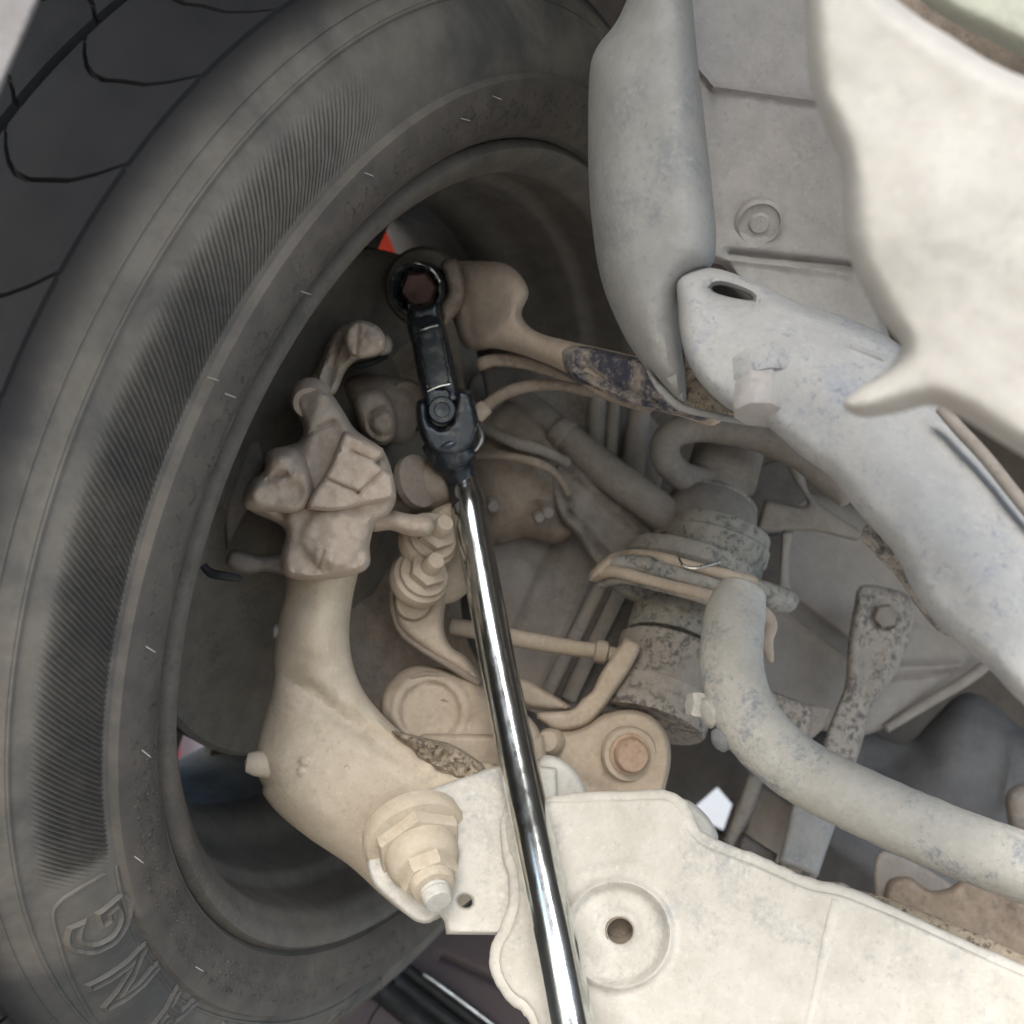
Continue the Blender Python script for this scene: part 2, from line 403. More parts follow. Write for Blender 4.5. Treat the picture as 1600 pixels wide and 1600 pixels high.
def rubber():
    "tyre rubber: worn black with brown dust; fine serrations are bump relief with groove shade and crest light painted in"
    m, nt, p = mat('tyre_rubber'); b = NB(nt); co = b.n('ShaderNodeTexCoord').outputs['Object']
    s = b.n('ShaderNodeSeparateXYZ'); b.l(co, s.inputs[0])
    r = b.math('SQRT', b.math('ADD', b.math('MULTIPLY', s.outputs[0], s.outputs[0]), b.math('MULTIPLY', s.outputs[1], s.outputs[1])))
    th = b.math('ARCTAN2', s.outputs[1], s.outputs[0])
    big = b.noise(co, 14, 5, .6, .5); mid = b.noise(co, 70, 5, .65); fin = b.noise(co, 600, 4, .7)
    c = b.mix(b.ramp(mid, .3, .7), (.15, .134, .113), (.118, .105, .088))
    c = b.mix(b.math('MULTIPLY', b.ramp(big, .45, .65), .7), c, (.048, .049, .050))
    c = b.mix(b.math('MULTIPLY', b.ramp(fin, .55, .75), .4), c, (.13, .12, .10))
    bead = b.math('MULTIPLY', b.ramp(r, .256, .246), .75)
    c = b.mix(bead, c, b.mix(b.ramp(mid, .35, .65), (.105, .088, .074), (.08, .069, .06)))
    tread = b.ramp(r, .288, .300); c = b.mix(b.math('MULTIPLY', tread, .92), c, (.014, .014, .0155))
    p.inputs['Roughness'].default_value = .85; p.inputs['Specular IOR Level'].default_value = .16
    wav = b.math('SINE', b.math('ADD', b.math('MULTIPLY', th, 680.0), b.math('MULTIPLY', r, 2500.0)))
    mask = b.math('MULTIPLY', b.ramp(r, .2535, .2555), b.ramp(r, .279, .270))
    m2 = b.n('ShaderNodeAttribute'); m2.attribute_name = 'serration'
    mask = b.math('MULTIPLY', mask, m2.outputs['Fac'])
    c = b.mix(b.math('MULTIPLY', b.math('MULTIPLY', b.ramp(wav, .1, -.8), mask), .55), c, (.03, .028, .026)); c = b.mix(b.math('MULTIPLY', b.math('MULTIPLY', b.ramp(wav, .2, .9), mask), .45), c, (.19, .172, .145)); b.l(c, p.inputs['Base Color'])  # painted contrast: dark grooves and pale crests imitate light across the ribs
    nrm = b.bump(b.math('MULTIPLY', wav, mask), 1.0, .0016)
    scuff = b.math('MULTIPLY', b.ramp(b.noise(co, 260, 6, .75, 1.2), .55, .72), b.math('MULTIPLY', b.ramp(r, .246, .242), b.ramp(r, .224, .230)))
    nrm = b.bump(scuff, .7, .0012, nrm)
    nrm = b.bump(fin, .35, .0006, nrm); nrm = b.bump(mid, .3, .002, nrm)
    b.l(nrm, p.inputs['Normal']); return m
MAT['rubber'] = rubber()
def plain(name, col, rough=.6):
    m, nt, p = mat(name); b = NB(nt); co = b.n('ShaderNodeTexCoord').outputs['Object']
    f = b.noise(co, 6, 5, .6); c = b.mix(b.ramp(f, .3, .7), col, tuple(x*.82 for x in col)); b.l(c, p.inputs['Base Color'])
    p.inputs['Roughness'].default_value = rough; b.l(b.bump(b.noise(co, 60, 4, .6), .2, .004), p.inputs['Normal']); return m

# ------------------------------------------------------------------ ground and car body overhead
def box(c0, c1):
    x0, y0, z0 = c0; x1, y1, z1 = c1
    V = [(x0,y0,z0),(x1,y0,z0),(x1,y1,z0),(x0,y1,z0),(x0,y0,z1),(x1,y0,z1),(x1,y1,z1),(x0,y1,z1)]
    return V, [(0,3,2,1),(4,5,6,7),(0,1,5,4),(1,2,6,5),(2,3,7,6),(3,0,4,7)]
g = link_mesh('ground', [(-150,-150,0),(150,-150,0),(150,150,0),(-150,150,0)], [(0,1,2,3)], plain('pale_concrete', (.52,.46,.385), .9), smooth=False)
g['kind'] = 'structure'

H0 = CAM_H
Z0, Z1 = H0+.46, H0+.50               # floor outline shaped for shade: reaches further back to darken the tyre
pl = [(-1.1,-.36),(-.32,-.36),(-.21,.03),(1.3,.04),(1.3,1.9),(-1.1,1.9)]
V = [(x, y, z) for z in (Z0, Z1) for x, y in pl]
F = [(5,4,3,2,1,0),(6,7,8,9,10,11)] + [(i, (i+1) % 6, (i+1) % 6+6, i+6) for i in range(6)]
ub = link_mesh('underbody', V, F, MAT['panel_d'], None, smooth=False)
ub['label'] = 'dark car floor above the wheel and suspension, outline shaped to shade the tyre'; ub['category'] = 'car floor'
# ------------------------------------------------------------------ the wheel
NW = D(N_CAM[0], N_CAM[1], -N_CAM[2]); CW = W(800, 800, 0) * 0 + (ROT @ np.array([C_CAM[0], C_CAM[1], -C_CAM[2]]) + CAM_LOC)
BW = D(0, 1, 0) - D(0, 1, 0).dot(NW) * NW; BW /= np.linalg.norm(BW); AW = np.cross(BW, NW)
TYRE = np.array([(.212,-.020),(.2195,-.008),(.2215,-.001),(.2245,.004),(.229,.0085),(.236,.0118),(.243,.0125),(.2500,.0125),(.2518,.0095),(.254,.0090),
  (.262,.0088),(.270,.0062),(.277,.0022),(.2815,-.0012),(.2838,-.0022),(.2850,-.0024),(.2862,-.0046),(.290,-.0072),(.2955,-.012),(.2990,-.0165),(.3000,-.019),(.3012,-.0230),(.3035,-.028),
  (.3065,-.036),(.3085,-.050),(.3100,-.080),(.3100,-.110),(.3085,-.140),(.305,-.160),(.298,-.176),(.28,-.190),(.25,-.196),(.225,-.188),(.213,-.172)])
def wheel_polar(px, py, grow=0.0):
    "radius and angle on the inner sidewall seen at a picture position"
    off = 0.0; o = CAM_LOC; d = W(px, py, 1.0) - o; d /= np.linalg.norm(d)
    for k in range(12):
        t = ((CW + NW*off) - o).dot(NW) / d.dot(NW); q = o + d*t - CW
        x, y = q.dot(AW), q.dot(BW); r = math.hypot(x, y)
        off = float(np.interp(r, TYRE[:22, 0], TYRE[:22, 1])) + grow
    return r, math.atan2(y, x)
def on_tyre(r, th, grow=0.0):
    off = np.interp(r, TYRE[:22, 0], TYRE[:22, 1]) + grow
    return np.stack([r*np.cos(th), r*np.sin(th), off], -1)
wheel = thing('wheel', 'dusty black tyre with dark steel rim filling the left side', 'wheel', CW)
wheel.rotation_euler = Matrix([[AW[i], BW[i], NW[i]] for i in range(3)]).to_euler()
def wheel_part(name, V, F, m, parent=None, smooth=True, label=None):
    o = link_mesh(name, V, F, m, None, smooth, label); o.parent = wheel if parent is None else parent; return o
def spin(prof, seg, closed=False):
    a = np.linspace(0, 2*np.pi, seg, endpoint=False); n = len(prof)
    V = np.concatenate([np.stack([r*np.cos(a), r*np.sin(a), np.full(seg, h)], 1) for r, h in prof])
    F = [(i*seg+j, i*seg+(j+1) % seg, (i+1)*seg+(j+1) % seg, (i+1)*seg+j) for i in range(n-1) for j in range(seg)]
    if closed: F += [((n-1)*seg+j, (n-1)*seg+(j+1) % seg, (j+1) % seg, j) for j in range(seg)]
    return V, F
V, F = spin(TYRE, 360)
tyre = wheel_part('tyre', V, F, MAT['rubber'])
t0, t1 = wheel_polar(120, 1370)[1], wheel_polar(560, 90)[1]
th = np.arctan2(V[:, 1], V[:, 0]); a0, a1 = t0 % (2*np.pi), t1 % (2*np.pi)
lo, hi = min(a0, a1), max(a0, a1)
tt = th % (2*np.pi)
ser = np.clip((tt-lo)/.6, 0, 1) * np.clip((hi-tt)/.03, 0, 1)
att = tyre.data.attributes.new('serration', 'FLOAT', 'POINT'); att.data.foreach_set('value', ser.astype(np.float32))
# tread: three rows of blocks with wavy lateral grooves between them
def tread_block(z0, z1, nb, lean, hgt, edge_r):
    w = 2*np.pi/nb; g = .024*w; nz, na = 9, 7; V = []; F = []
    for layer in (0, 1):
        for i in range(nz):
            for j in range(na):
                u, v = i/(nz-1), j/(na-1)
                z = z0 + (z1-z0)*u; bse = float(np.interp(-z, -TYRE[18:29, 1], TYRE[18:29, 0]))
                a = (v-.5)*(w-2*g) + lean*math.sin(u*2.6+.2)*w
                eu, ev = min(u, 1-u)*(nz-1), min(v, 1-v)*(na-1)
                top = hgt * (1 if eu >= 1 and ev >= 1 else .72) * (edge_r if u < .3 else 1)
                r = bse - .003 if layer == 0 else bse + top
                V.append((r*math.cos(a), r*math.sin(a), z))
    q = nz*na
    for i in range(nz-1):
        for j in range(na-1):
            k = i*na+j; F += [(q+k, q+k+1, q+k+na+1, q+k+na)]
    for i in range(nz-1):
        for j in (0, na-1): k = i*na+j; F.append((k, k+na, q+k+na, q+k))
    for j in range(na-1):
        for i in (0, nz-1): k = i*na+j; F.append((k, k+1, q+k+1, q+k))
    return np.array(V), F
for row, (z0, z1, nb, lean, hgt, er) in enumerate([(-.0185, -.064, 44, .55, .005, .5), (-.069, -.103, 44, -.3, .0055, 1), (-.108, -.155, 44, .45, .005, 1)]):
    V, F = tread_block(z0, z1, nb, lean, hgt, er)
    first = wheel_part('tread_block', V, F, MAT['rubber'], tyre)
    for k in range(1, nb):
        c = first.copy(); scene.collection.objects.link(c); c.rotation_euler.z = 2*np.pi*k/nb
# raised lines round the brand panel and letters
def raised_line(pts, r=.0008, name='moulded_line', n=6):
    q = np.array([wheel_polar(x, y) for x, y in pts]); q[:, 1] = np.unwrap(q[:, 1])
    q = smooth_path(q, n)
    P = on_tyre(q[:, 0], q[:, 1], .0001); 
    A = np.concatenate([P, np.full((len(P), 1), r)], 1); V, F = tube(A, 6, 1, False, world=True)
    return wheel_part(name, V, F, MAT['rubber'], tyre)
raised_line([(163,1365),(150,1372),(112,1395),(90,1412),(83,1430),(92,1470),(108,1520),(130,1565),(160,1610),(200,1650),(250,1690)])
raised_line([(181,1352),(190,1400),(210,1460),(240,1510),(280,1560),(330,1585),(400,1598),(480,1590),(550,1555),(590,1522)])
raised_line([(593,1528),(592,1555),(580,1590),(560,1630)])
ring_pts = lambda r, a, b, n: [(r, x) for x in np.linspace(a, b, n)]
for rr, gauge in ((.2838, .0007), (.2905, .0005), (.2240, .0004)):
    a = np.linspace(0, 2*np.pi, 181); P = on_tyre(np.full(181, rr), a, .0001)
    V, F = tube(np.concatenate([P, np.full((181, 1), gauge)], 1), 6, 1, False, world=True); wheel_part('moulded_line', V, F, MAT['rubber'], tyre)
def letter(ch, px, py, size, wid, lean=0, name='raised_letter', outline=True):
    cu = bpy.data.curves.new('letter_curve', 'FONT'); cu.body = ch; cu.size = 1.0; cu.align_x = 'CENTER'; cu.resolution_u = 4; cu.offset = .012
    if outline: cu.fill_mode = 'NONE'; cu.bevel_depth = .040; cu.bevel_resolution = 0
    else: cu.extrude = .02
    ob = bpy.data.objects.new('letter_tmp', cu); scene.collection.objects.link(ob)
    dg = bpy.context.evaluated_depsgraph_get(); me = bpy.data.meshes.new_from_object(ob.evaluated_get(dg))
    bm = bmesh.new(); bm.from_mesh(me)
    for k in range(3):
        long = [e for e in bm.edges if e.calc_length() > .09]
        if long: bmesh.ops.subdivide_edges(bm, edges=long, cuts=1)
    bm.verts.ensure_lookup_table(); bm.verts.index_update()
    v = np.array([tuple(x.co) for x in bm.verts]); F = [tuple(x.index for x in p.verts) for p in bm.faces]; bm.free()
    bpy.data.objects.remove(ob)
    r, th = wheel_polar(px, py)
    rr = r + (v[:, 1]-.35)*size; tt = th - (v[:, 0]*wid + lean*(v[:, 1]-.35)*size) / r
    P = on_tyre(rr, tt, .0002); P[:, 2] += v[:, 2]*size*1.2
    return wheel_part(name, P, F, MAT['rubber'], tyre, False)
for ch, x, y in (('G', 160, 1452), ('N', 197, 1530), ('A', 258, 1592), ('H', 335, 1636)): letter(ch, x, y, .033, .032)
for ch, x, y in (('I', 548, 1582), ('C', 515, 1598)): letter(ch, x, y, .026, .022)
# rows of chipped moulded marks near the bead
chips = Shape()
for rr, xa, ya, xb, yb in ((.2315, 226, 1180, 610, 1452), (.2365, 215, 1190, 590, 1475), (.2420, 205, 1230, 570, 1492), (.2330, 430, 500, 330, 740)):
    ta, tb = wheel_polar(xa, ya)[1], wheel_polar(xb, yb)[1]
    if tb < ta and ta > 0 and tb < 0 or abs(tb-ta) > 3.2: ta -= 2*np.pi if ta > 0 else 0; tb -= 2*np.pi if tb > 0 else 0
    n = int(abs(tb-ta)*rr/.0016)
    for q in np.linspace(ta, tb, n):
        if random.random() < .22: continue
        r0 = rr + random.uniform(-.0011, .0011); w, hh, e = random.uniform(.0004, .0011), random.uniform(.0003, .0011), random.uniform(.0003, .0006)
        a, c = random.uniform(-.6, .6), []
        for (u, v2) in ((-w, -hh), (w, -hh), (w, hh), (-w, hh)):
            x2, y2 = u*math.cos(a)-v2*math.sin(a), u*math.sin(a)+v2*math.cos(a); c.append(on_tyre(np.array(r0+y2), np.array(q+x2/rr), -.0003))
        c2 = [p*np.array([1, 1, 1]) + np.array([0, 0, e+.0003]) for p in c]; m0 = np.mean(c2, 0); c2 = [m0 + (p-m0)*.7 for p in c2]
        chips.add(c + c2, [(4,5,6,7),(0,1,5,4),(1,2,6,5),(2,3,7,6),(3,0,4,7)])
o = link_mesh('bead_marks', np.concatenate(chips.v), chips.f, MAT['rubber'], None, False); o.parent = tyre; o['kind'] = 'stuff'
# little moulding hairs
hair = Shape()
for (x, y, dx, dy) in [(333,592,9,3),(352,615,8,3),(380,640,10,3),(262,998,9,4),(228,1010,8,4),(222,1172,8,5),(210,1338,9,5),(770,150,10,5),(570,270,6,3),(470,455,8,3),(305,1510,8,3),(720,185,8,3)]:
    r, t = wheel_polar(x, y); p = on_tyre(np.array(r), np.array(t), 0)
    R3 = np.array([AW, BW, NW]); e = R3 @ (D(dx, -dy, 3)) * .0024
    hair.add(*tube([(*p, .00022), (*(p+e), .00018), (*(p+e*1.9), .00012)], 5, 2, True, world=True))
hm = plain('pale_rubber_hair', (.35, .34, .32)); o = link_mesh('rubber_hair', np.concatenate(hair.v), hair.f, hm, None); o.parent = tyre; o['kind'] = 'stuff'
# rim
RIM = np.array([(.2205,-.016),(.2225,-.006),(.2218,.0015),(.2185,.0045),(.2140,.0035),(.2105,-.0005),(.2080,-.004),(.2055,-.006),(.2045,-.012),(.2035,-.028),(.2025,-.033),(.1990,-.036),(.1970,-.040),(.1962,-.060),
   (.1900,-.072),(.1850,-.080),(.1840,-.098),(.1870,-.106),(.193,-.112),(.196,-.150),(.200,-.178),(.207,-.190),(.2205,-.192),(.2205,-.172)])
V, F = spin(RIM, 240); rim = wheel_part('rim', V, F, MAT['rimmetal'])
def wheel_face():
    "steel disc of the wheel with five vent windows"
    s = Shape(); rs = [.03, .062, .07, .11, .155, .160, .1665, .199]; zs = [-.150, -.150, -.158, -.164, -.160, -.163, -.166, -.170]; n = 180
    V, F = [], []
    for lay in (0, -.005):
        for r, z in zip(rs, zs):
            for k in range(n): a = 2*np.pi*k/n; V.append((r*math.cos(a), r*math.sin(a), z+lay))
    m = len(rs); gap = lambda i, k: i >= 6 and abs(((2*(k+.5) - 59.5 + 36) % 72) - 36) < 5.0
    for i in range(m-1):
        for k in range(n):
            if gap(i, k): continue
            k2 = (k+1) % n; q = (i*n+k, i*n+k2, (i+1)*n+k2, (i+1)*n+k); F.append(q); F.append(tuple(j+m*n for j in q[::-1]))
            for kk, e in ((k-1, (i*n+k, (i+1)*n+k)), (k2, (i*n+k2, (i+1)*n+k2))):
                if gap(i, kk % n): F.append((e[0], e[1], e[1]+m*n, e[0]+m*n))
    return np.array(V), F
V, F = wheel_face(); wheel_part('wheel_face', V, F, MAT['rimmetal'])

# brake disc in front of the spokes
bd = thing('brake_disc', 'dark round brake disc and shield inside the rim', 'brake disc', CW - NW*.095)
V, F = lathe(CW - NW*.095, NW, [(.02, -.012), (.148, -.012), (.152, -.008), (.152, .004), (.149, .007), (.095, .008), (.09, .012), (.075, .030), (.02, .034)], 96); link_mesh('disc_shield', V, F, MAT['darkmetal'], bd)
V, F = lathe(CW - NW*.065, NW, [(.062, -.004), (.062, .02), (.056, .026), (.03, .028)], 48); link_mesh('hub', V, F, MAT['darkmetal'], bd)

# ------------------------------------------------------------------ helpers for the suspension
def part(name, geo, m, parent, **k): return link_mesh(name, geo[0], geo[1], MAT[m], parent, **k)
def P3(*p): return plane(*p)
def bolt(parent, px, py, d, axis, r, hgt, m, wr=0, wh=.0015, name='bolt', phase=.2, stud=0, sr=.5):
    c = W(px, py, d); s = Shape()
    if wr: s.add(*washer(c, axis, wr, wh)); c = c + axis*wh*.9
    s.add(*hexhead(c, axis, r, hgt, phase))
    if stud: s.add(*lathe(c + axis*hgt*.9, axis, [(r*sr, 0), (r*sr, stud*.85), (r*sr*.8, stud), (0, stud)], 20))
    return s.link(name, MAT[m], parent)
V3 = D(0, 0, 1)

# ------------------------------------------------------------------ far surfaces: inner wing, panels, tank
t = thing('inner_wing', 'dark inner wing panel closing the space behind the strut, with one bright hole', 'car panel', W(1150, 900, 1.02))
hexhole = np.array([(1082,1264),(1121,1230),(1144,1257),(1130,1297),(1104,1284)], float)
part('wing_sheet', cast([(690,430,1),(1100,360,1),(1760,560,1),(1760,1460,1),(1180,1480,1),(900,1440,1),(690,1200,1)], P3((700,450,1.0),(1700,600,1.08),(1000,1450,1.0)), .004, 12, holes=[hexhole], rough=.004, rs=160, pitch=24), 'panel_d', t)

t = thing('ribbed_panel', 'grey-brown ribbed shield behind the chrome bar, left of the strut', 'shield', W(880, 900, .69))
h = add(ridge(872,830,790,1020,5,-.0025), ridge(945,850,850,1075,7,.005), ridge(962,858,868,1082,4,-.003), ridge(978,870,890,1085,7,.005), ridge(915,640,925,760,9,.004), ridge(1000,640,975,760,9,.005), ridge(985,630,960,760,5,-.004))
part('shield_sheet', cast([(735,590),(860,600),(900,600,1),(1000,625,1),(1040,700),(1010,860),(985,990),(930,1100),(860,1120),(790,1080),(750,960),(735,800)], P3((740,600,.70),(1000,640,.72),(880,1080,.66)), .004, 10, h, rough=.0008), 'panel', t)
t = thing('dark_gap_sheet', 'dark flat sheet standing in for gap shade left of the strut below the ring', 'gap shade', W(920, 960, .70))  # sheet added to paint the dark gap behind the ribs
part('gap_sheet', cast([(940,905,1),(1010,935,1),(960,1100,1),(870,1100,1)], .655, .003, 8), 'panel_d', t)

t = thing('hub_housing', 'rounded dusty brown hub housing behind the chrome bar', 'housing', W(820, 740, .66))
part('housing_shell', cast([(735,640),(790,620),(850,650),(890,700),(900,760),(880,800),(900,830),(870,850),(820,840),(780,850),(740,830),(720,740)], .665, .03, 70, add(ridge(760,700,880,720,8,.004), ridge(840,780,895,790,7,.005), ridge(855,760,835,830,4,-.004), ridge(875,765,855,835,4,-.004)), rough=.002, rs=50), 'brown', t)
part('casting_rib', tube([(752,668,.632,.003),(800,690,.622,.0035),(850,705,.62,.0035),(884,722,.632,.003)], 10, 6, rough=.0006), 'taupe', t)
part('casting_rib', tube([(748,712,.628,.002),(810,716,.618,.0024),(862,735,.618,.0024),(888,770,.63,.002)], 10, 6, rough=.0006), 'brown', t)
for x, y, r in ((856,800,.004), (842,808,.0035), (770,790,.004)):
    part('casting_lug', lathe(W(x,y,.628), D(.1,-.2,1), [(r,-.006),(r*1.02,.002),(r*.7,.004),(0,.0042)], 16), 'taupe', t)
part('housing_ear', cast([(858,745),(885,705),(905,705),(960,745),(1040,828,1),(1052,850),(1025,898,1),(960,890),(930,882),(902,838),(872,805)], .652, .012, 8, add(ridge(900,740,1000,830,6,.004), ridge(890,800,950,870,5,-.004), ridge(880,760,915,840,4,.003)), rough=.0018, rs=24), 'taupe', t)
t2 = thing('vertical_rib', 'narrow ribs of the underbody running down between bar and strut', 'rib', W(920, 980, .66))
for x0, y0, x1, y1, r, m in ((952,890,852,1088,.0042,'panel'), (968,893,868,1092,.0030,'panel_d'), (988,882,888,1090,.0046,'panel')):
    part('rib', tube([(x0,y0,.652,r),((x0+x1)/2,(y0+y1)/2,.648,r),(x1,y1,.642,r)], 12, 6, rough=.0003), m, t2)
for x0, x1, r in ((935,925,.006),(962,950,.004),(1003,985,.007)):
    part('rib', tube([(x0,600,.69,r),((x0+x1)/2,690,.69,r),(x1,780,.69,r)], 12, 6, rough=.0003), 'panel', t2)
t = thing('fuel_tank', 'smooth beige-grey tank with pressed ribs at the right, behind the flat link', 'tank', W(1350, 980, .80))
h = add(ridge(1232,935,1345,1020,7,-.008), ridge(1225,955,1330,1035,5,.004), ridge(1385,1043,1500,1040,7,.006), ridge(1385,1058,1510,1050,5,-.005), ridge(1420,1000,1400,1060,20,.004))
part('tank_shell', cast([(1175,800),(1240,770),(1330,790),(1440,880),(1530,1000),(1548,1030),(1515,1060),(1450,1095),(1385,1135),(1340,1150),(1280,1140),(1200,1120),(1160,1060),(1160,900)], P3((1170,800,.76),(1530,1020,.80),(1200,1120,.72)), .03, 40, h, rough=.001, rs=90), 'tank', t)
part('tank_seam', tube([(1385,1138,.735,.003),(1450,1098,.745,.0035),(1510,1062,.755,.004),(1545,1035,.765,.004)], 12, 6, True), 'panel', t)

t = thing('rear_shield', 'dark grey moulded shield below the tank at the right edge', 'shield', W(1480, 1230, .85))
part('shield_shell', cast([(1130,1120),(1240,1130),(1340,1135),(1400,1160),(1425,1158),(1460,1120),(1500,1085),(1540,1090),(1600,1140),(1680,1180),(1680,1500),(1450,1420),(1300,1330),(1240,1260),(1150,1190)], P3((1340,1140,.84),(1600,1130,.82),(1500,1420,.76)), .02, 50, add(boss(1500,1150,60,.015,40), ridge(1420,1170,1330,1230,40,-.02), ridge(1585,1150,1570,1260,9,.004)), rough=.002, rs=120, pitch=9), 'shield', t)
t = thing('rubber_bump', 'small pinkish-brown round stop at the right edge above the thick bar', 'stop', W(1590, 1260, .70))
part('stop_body', cast([(1575,1235),(1610,1225),(1640,1260),(1630,1300),(1585,1300),(1572,1270)], .70, .015, 22), 'taupe', t)
t = thing('rear_frame_rail', 'dusty rusty rail top visible between the thick bar and control arm', 'rail', W(1500, 1440, .62))
part('rail_sheet', cast([(1385,1380),(1420,1370),(1450,1390),(1480,1388),(1520,1370),(1700,1450,1),(1700,1560,1),(1480,1480),(1390,1440)], P3((1390,1400,.64),(1690,1450,.58),(1690,1550,.58)), .01, 12, rough=.001), 'brown', t)
part('rail_web', cast([(1378,1330),(1500,1390),(1470,1400),(1400,1420),(1385,1440,1),(1370,1420)], .66, .004, 8), 'panel', t)
t = thing('stub_bracket', 'pale tapered bracket strip under the thick bar beside the bright hole', 'bracket', W(1170, 1260, .64))
part('strip', cast([(1168,1205,1),(1195,1215,1),(1178,1265),(1160,1300),(1140,1330,1),(1130,1310,1),(1150,1260)], .63, .006, 9), 'taupe', t)
part('plate', cast([(1190,1225,1),(1250,1265,1),(1240,1330,1),(1215,1350,1),(1165,1300,1),(1170,1270,1)], .66, .004, 6), 'panel', t)
part('lug', cast([(1160,1300,1),(1215,1335,1),(1205,1365,1),(1150,1330,1)], .63, .006, 6), 'taupe_d', t)

# flat link
t = thing('flat_link', 'flat grey-mauve link bar with a bolted top eye, right of the strut', 'link', W(1340, 1100, .66))
part('link_bar', cast([(1344,916),(1385,918),(1425,934),(1429,965),(1418,1010),(1400,1052),(1375,1085),(1362,1105),(1350,1150),(1337,1195),(1318,1260),(1300,1300),(1285,1340),(1272,1385,1),(1215,1352,1),(1235,1300),(1262,1240),(1284,1165),(1305,1110),(1320,1070),(1325,1003),(1334,950)], P3((1380,930,.68),(1340,1190,.65),(1240,1350,.62)), .007, 9, add(ring(1380,960,28,7,.003), ridge(1345,940,1335,1090,9,.004), ridge(1405,970,1365,1090,10,.004)), rough=.0008, rs=25), 'speckled', t)
bolt(t, 1380, 962, .668, V3, .0075, .006, 'taupe', name='bolt')
part('lower_sleeve', cast([(1248,1200,1),(1330,1225,1),(1300,1305),(1278,1370,1),(1216,1345,1),(1230,1290)], P3((1290,1200,.638),(1340,1220,.637),(1240,1350,.606)), .006, 10, rough=.0008), 'grey', t)
t = thing('rusty_tab', 'small rusty folded tab behind the bend of the thick bar', 'tab', W(1240, 1110, .62))
part('tab_sheet', cast([(1195,1075,1),(1262,1100,1),(1270,1112,1),(1262,1148,1),(1245,1162,1),(1222,1145),(1205,1115)], .60, .004, 6), 'speckled', t)
part('tab_flange', cast([(1262,1100,1),(1300,1105,1),(1285,1140,1),(1262,1160,1),(1248,1160,1)], .61, .003, 5), 'taupe', t)

# upper hooked bar
t = thing('hooked_bar', 'bent round bar making a hook above the strut top', 'bar', W(1110, 690, .62))
part('bar', tube([(1105,752,.64,.0085),(1068,745,.63,.0085),(1040,715,.625,.0085),(1046,682,.62,.0085),(1085,668,.62,.0085),(1140,672,.615,.0085),(1200,685,.61,.0095),(1262,715,.60,.0095),(1330,770,.59,.0095)], 22, 8, rough=.0003), 'taupe', t)
t = thing('strut_clip', 'dull bracket strip right of the strut top, below the hooked bar', 'bracket', W(1240, 790, .66))
part('clip_strip', cast([(1225,715),(1250,722),(1265,770),(1300,800),(1345,830),(1340,845),(1270,830),(1200,830,1),(1180,830,1),(1195,780,1),(1260,790),(1240,750)], .65, .005, 8), 'taupe', t)
part('clip_leg', cast([(1222,825,1),(1240,828,1),(1232,880),(1238,940,1),(1215,930,1)], .66, .004, 6), 'panel', t)
part('dark_web', cast([(1150,740,1),(1225,720),(1262,780,1),(1190,835,1),(1230,830,1),(1215,940,1),(1160,900,1)], .72, .003, 6), 'panel_d', t)

# ------------------------------------------------------------------ strut
SA = np.array([1140,700,.66]); SB = np.array([1018,1130,.585])
def sp(k): q = SA + (SB-SA)*k; return q
AX = W(*SB) - W(*SA); AX /= np.linalg.norm(AX)
t = thing('strut', 'dusty shock absorber strut with speckled lower sleeve and tilted ring', 'shock absorber', W(1080, 900, .62))
part('upper_cap', lathe(W(*sp(0)), AX, [(.018,0),(.021,.002),(.021,.024),(.018,.026),(.018,.034),(.026,.042),(.029,.060),(.029,.075)], 40), 'taupe', t)
L = np.linalg.norm(W(*SB) - W(*SA))
body = lathe(W(*sp(.2)), AX, [(.0255,0),(.0275,.012),(.0275,L*.8-.055),(.027,L*.8-.05)], 48)
part('damper_tube', body, 'strut', t)
c0 = W(*sp(.745))
part('lower_sleeve', lathe(c0, AX, [(.0275,-.003),(.0295,-.0015),(.0298,.001),(.0292,.003),(.0292,.022),(.0300,.024),(.0292,.026),(.0292,.040),(.028,.042),(.0,.042)], 48), 'speckled', t)
AR = AX*math.cos(.20) + V3*-.20 + D(1,0,0)*.02; AR /= np.linalg.norm(AR)
def oval(c, ax, prof, sx, seg=64):
    x, y, z = frame(ax, V3); V, F = lathe(c, ax, prof, seg, 0, True, None, V3)
    q = V - c; V = c + np.outer(q@x*sx, x) + np.outer(q@y, y) + np.outer(q@z, z); return V, F
part('upper_collar', lathe(W(1122,848,.615), AR, [(.020,-.010),(.0265,-.0095),(.0275,-.008),(.0278,-.002),(.0290,-.001),(.0292,.006),(.0280,.0075),(.0280,.016),(.0272,.017),(.0272,.022),(.020,.024)], 48, 0, True), 'strut', t)
part('spring_seat', oval(W(1082,893,.612), AR, [(.026,-.007),(.036,-.008),(.0385,-.004),(.0395,.001),(.037,.004),(.030,.005),(.026,.004)], 1.0), 'strut', t)
part('seat_flange', tube([(928,902,.60,.0030),(955,882,.585,.0042),(1000,882,.575,.0046),(1060,896,.57,.0056),(1120,910,.57,.0068),(1180,926,.575,.0076),(1222,938,.585,.0070),(1236,940,.60,.004)], 18, 8, rough=.0006), 'strut', t)
part('layer_plate', tube([(938,912,.594,.0022),(980,905,.578,.0026),(1050,922,.568,.0026),(1120,942,.564,.0026),(1190,962,.57,.0022)], 10, 6, rough=.0005), 'strut', t)
part('layer_plate', tube([(965,868,.594,.002),(1010,866,.578,.0026),(1060,878,.566,.0026),(1130,896,.562,.0024),(1180,908,.57,.002)], 10, 6, rough=.0005), 'tan', t)
part('flange_lip', tube([(930,900,.592,.003),(960,893,.578,.0032),(1020,908,.568,.003),(1090,926,.564,.003),(1160,944,.566,.003)], 10, 6, rough=.0004), 'tan', t)
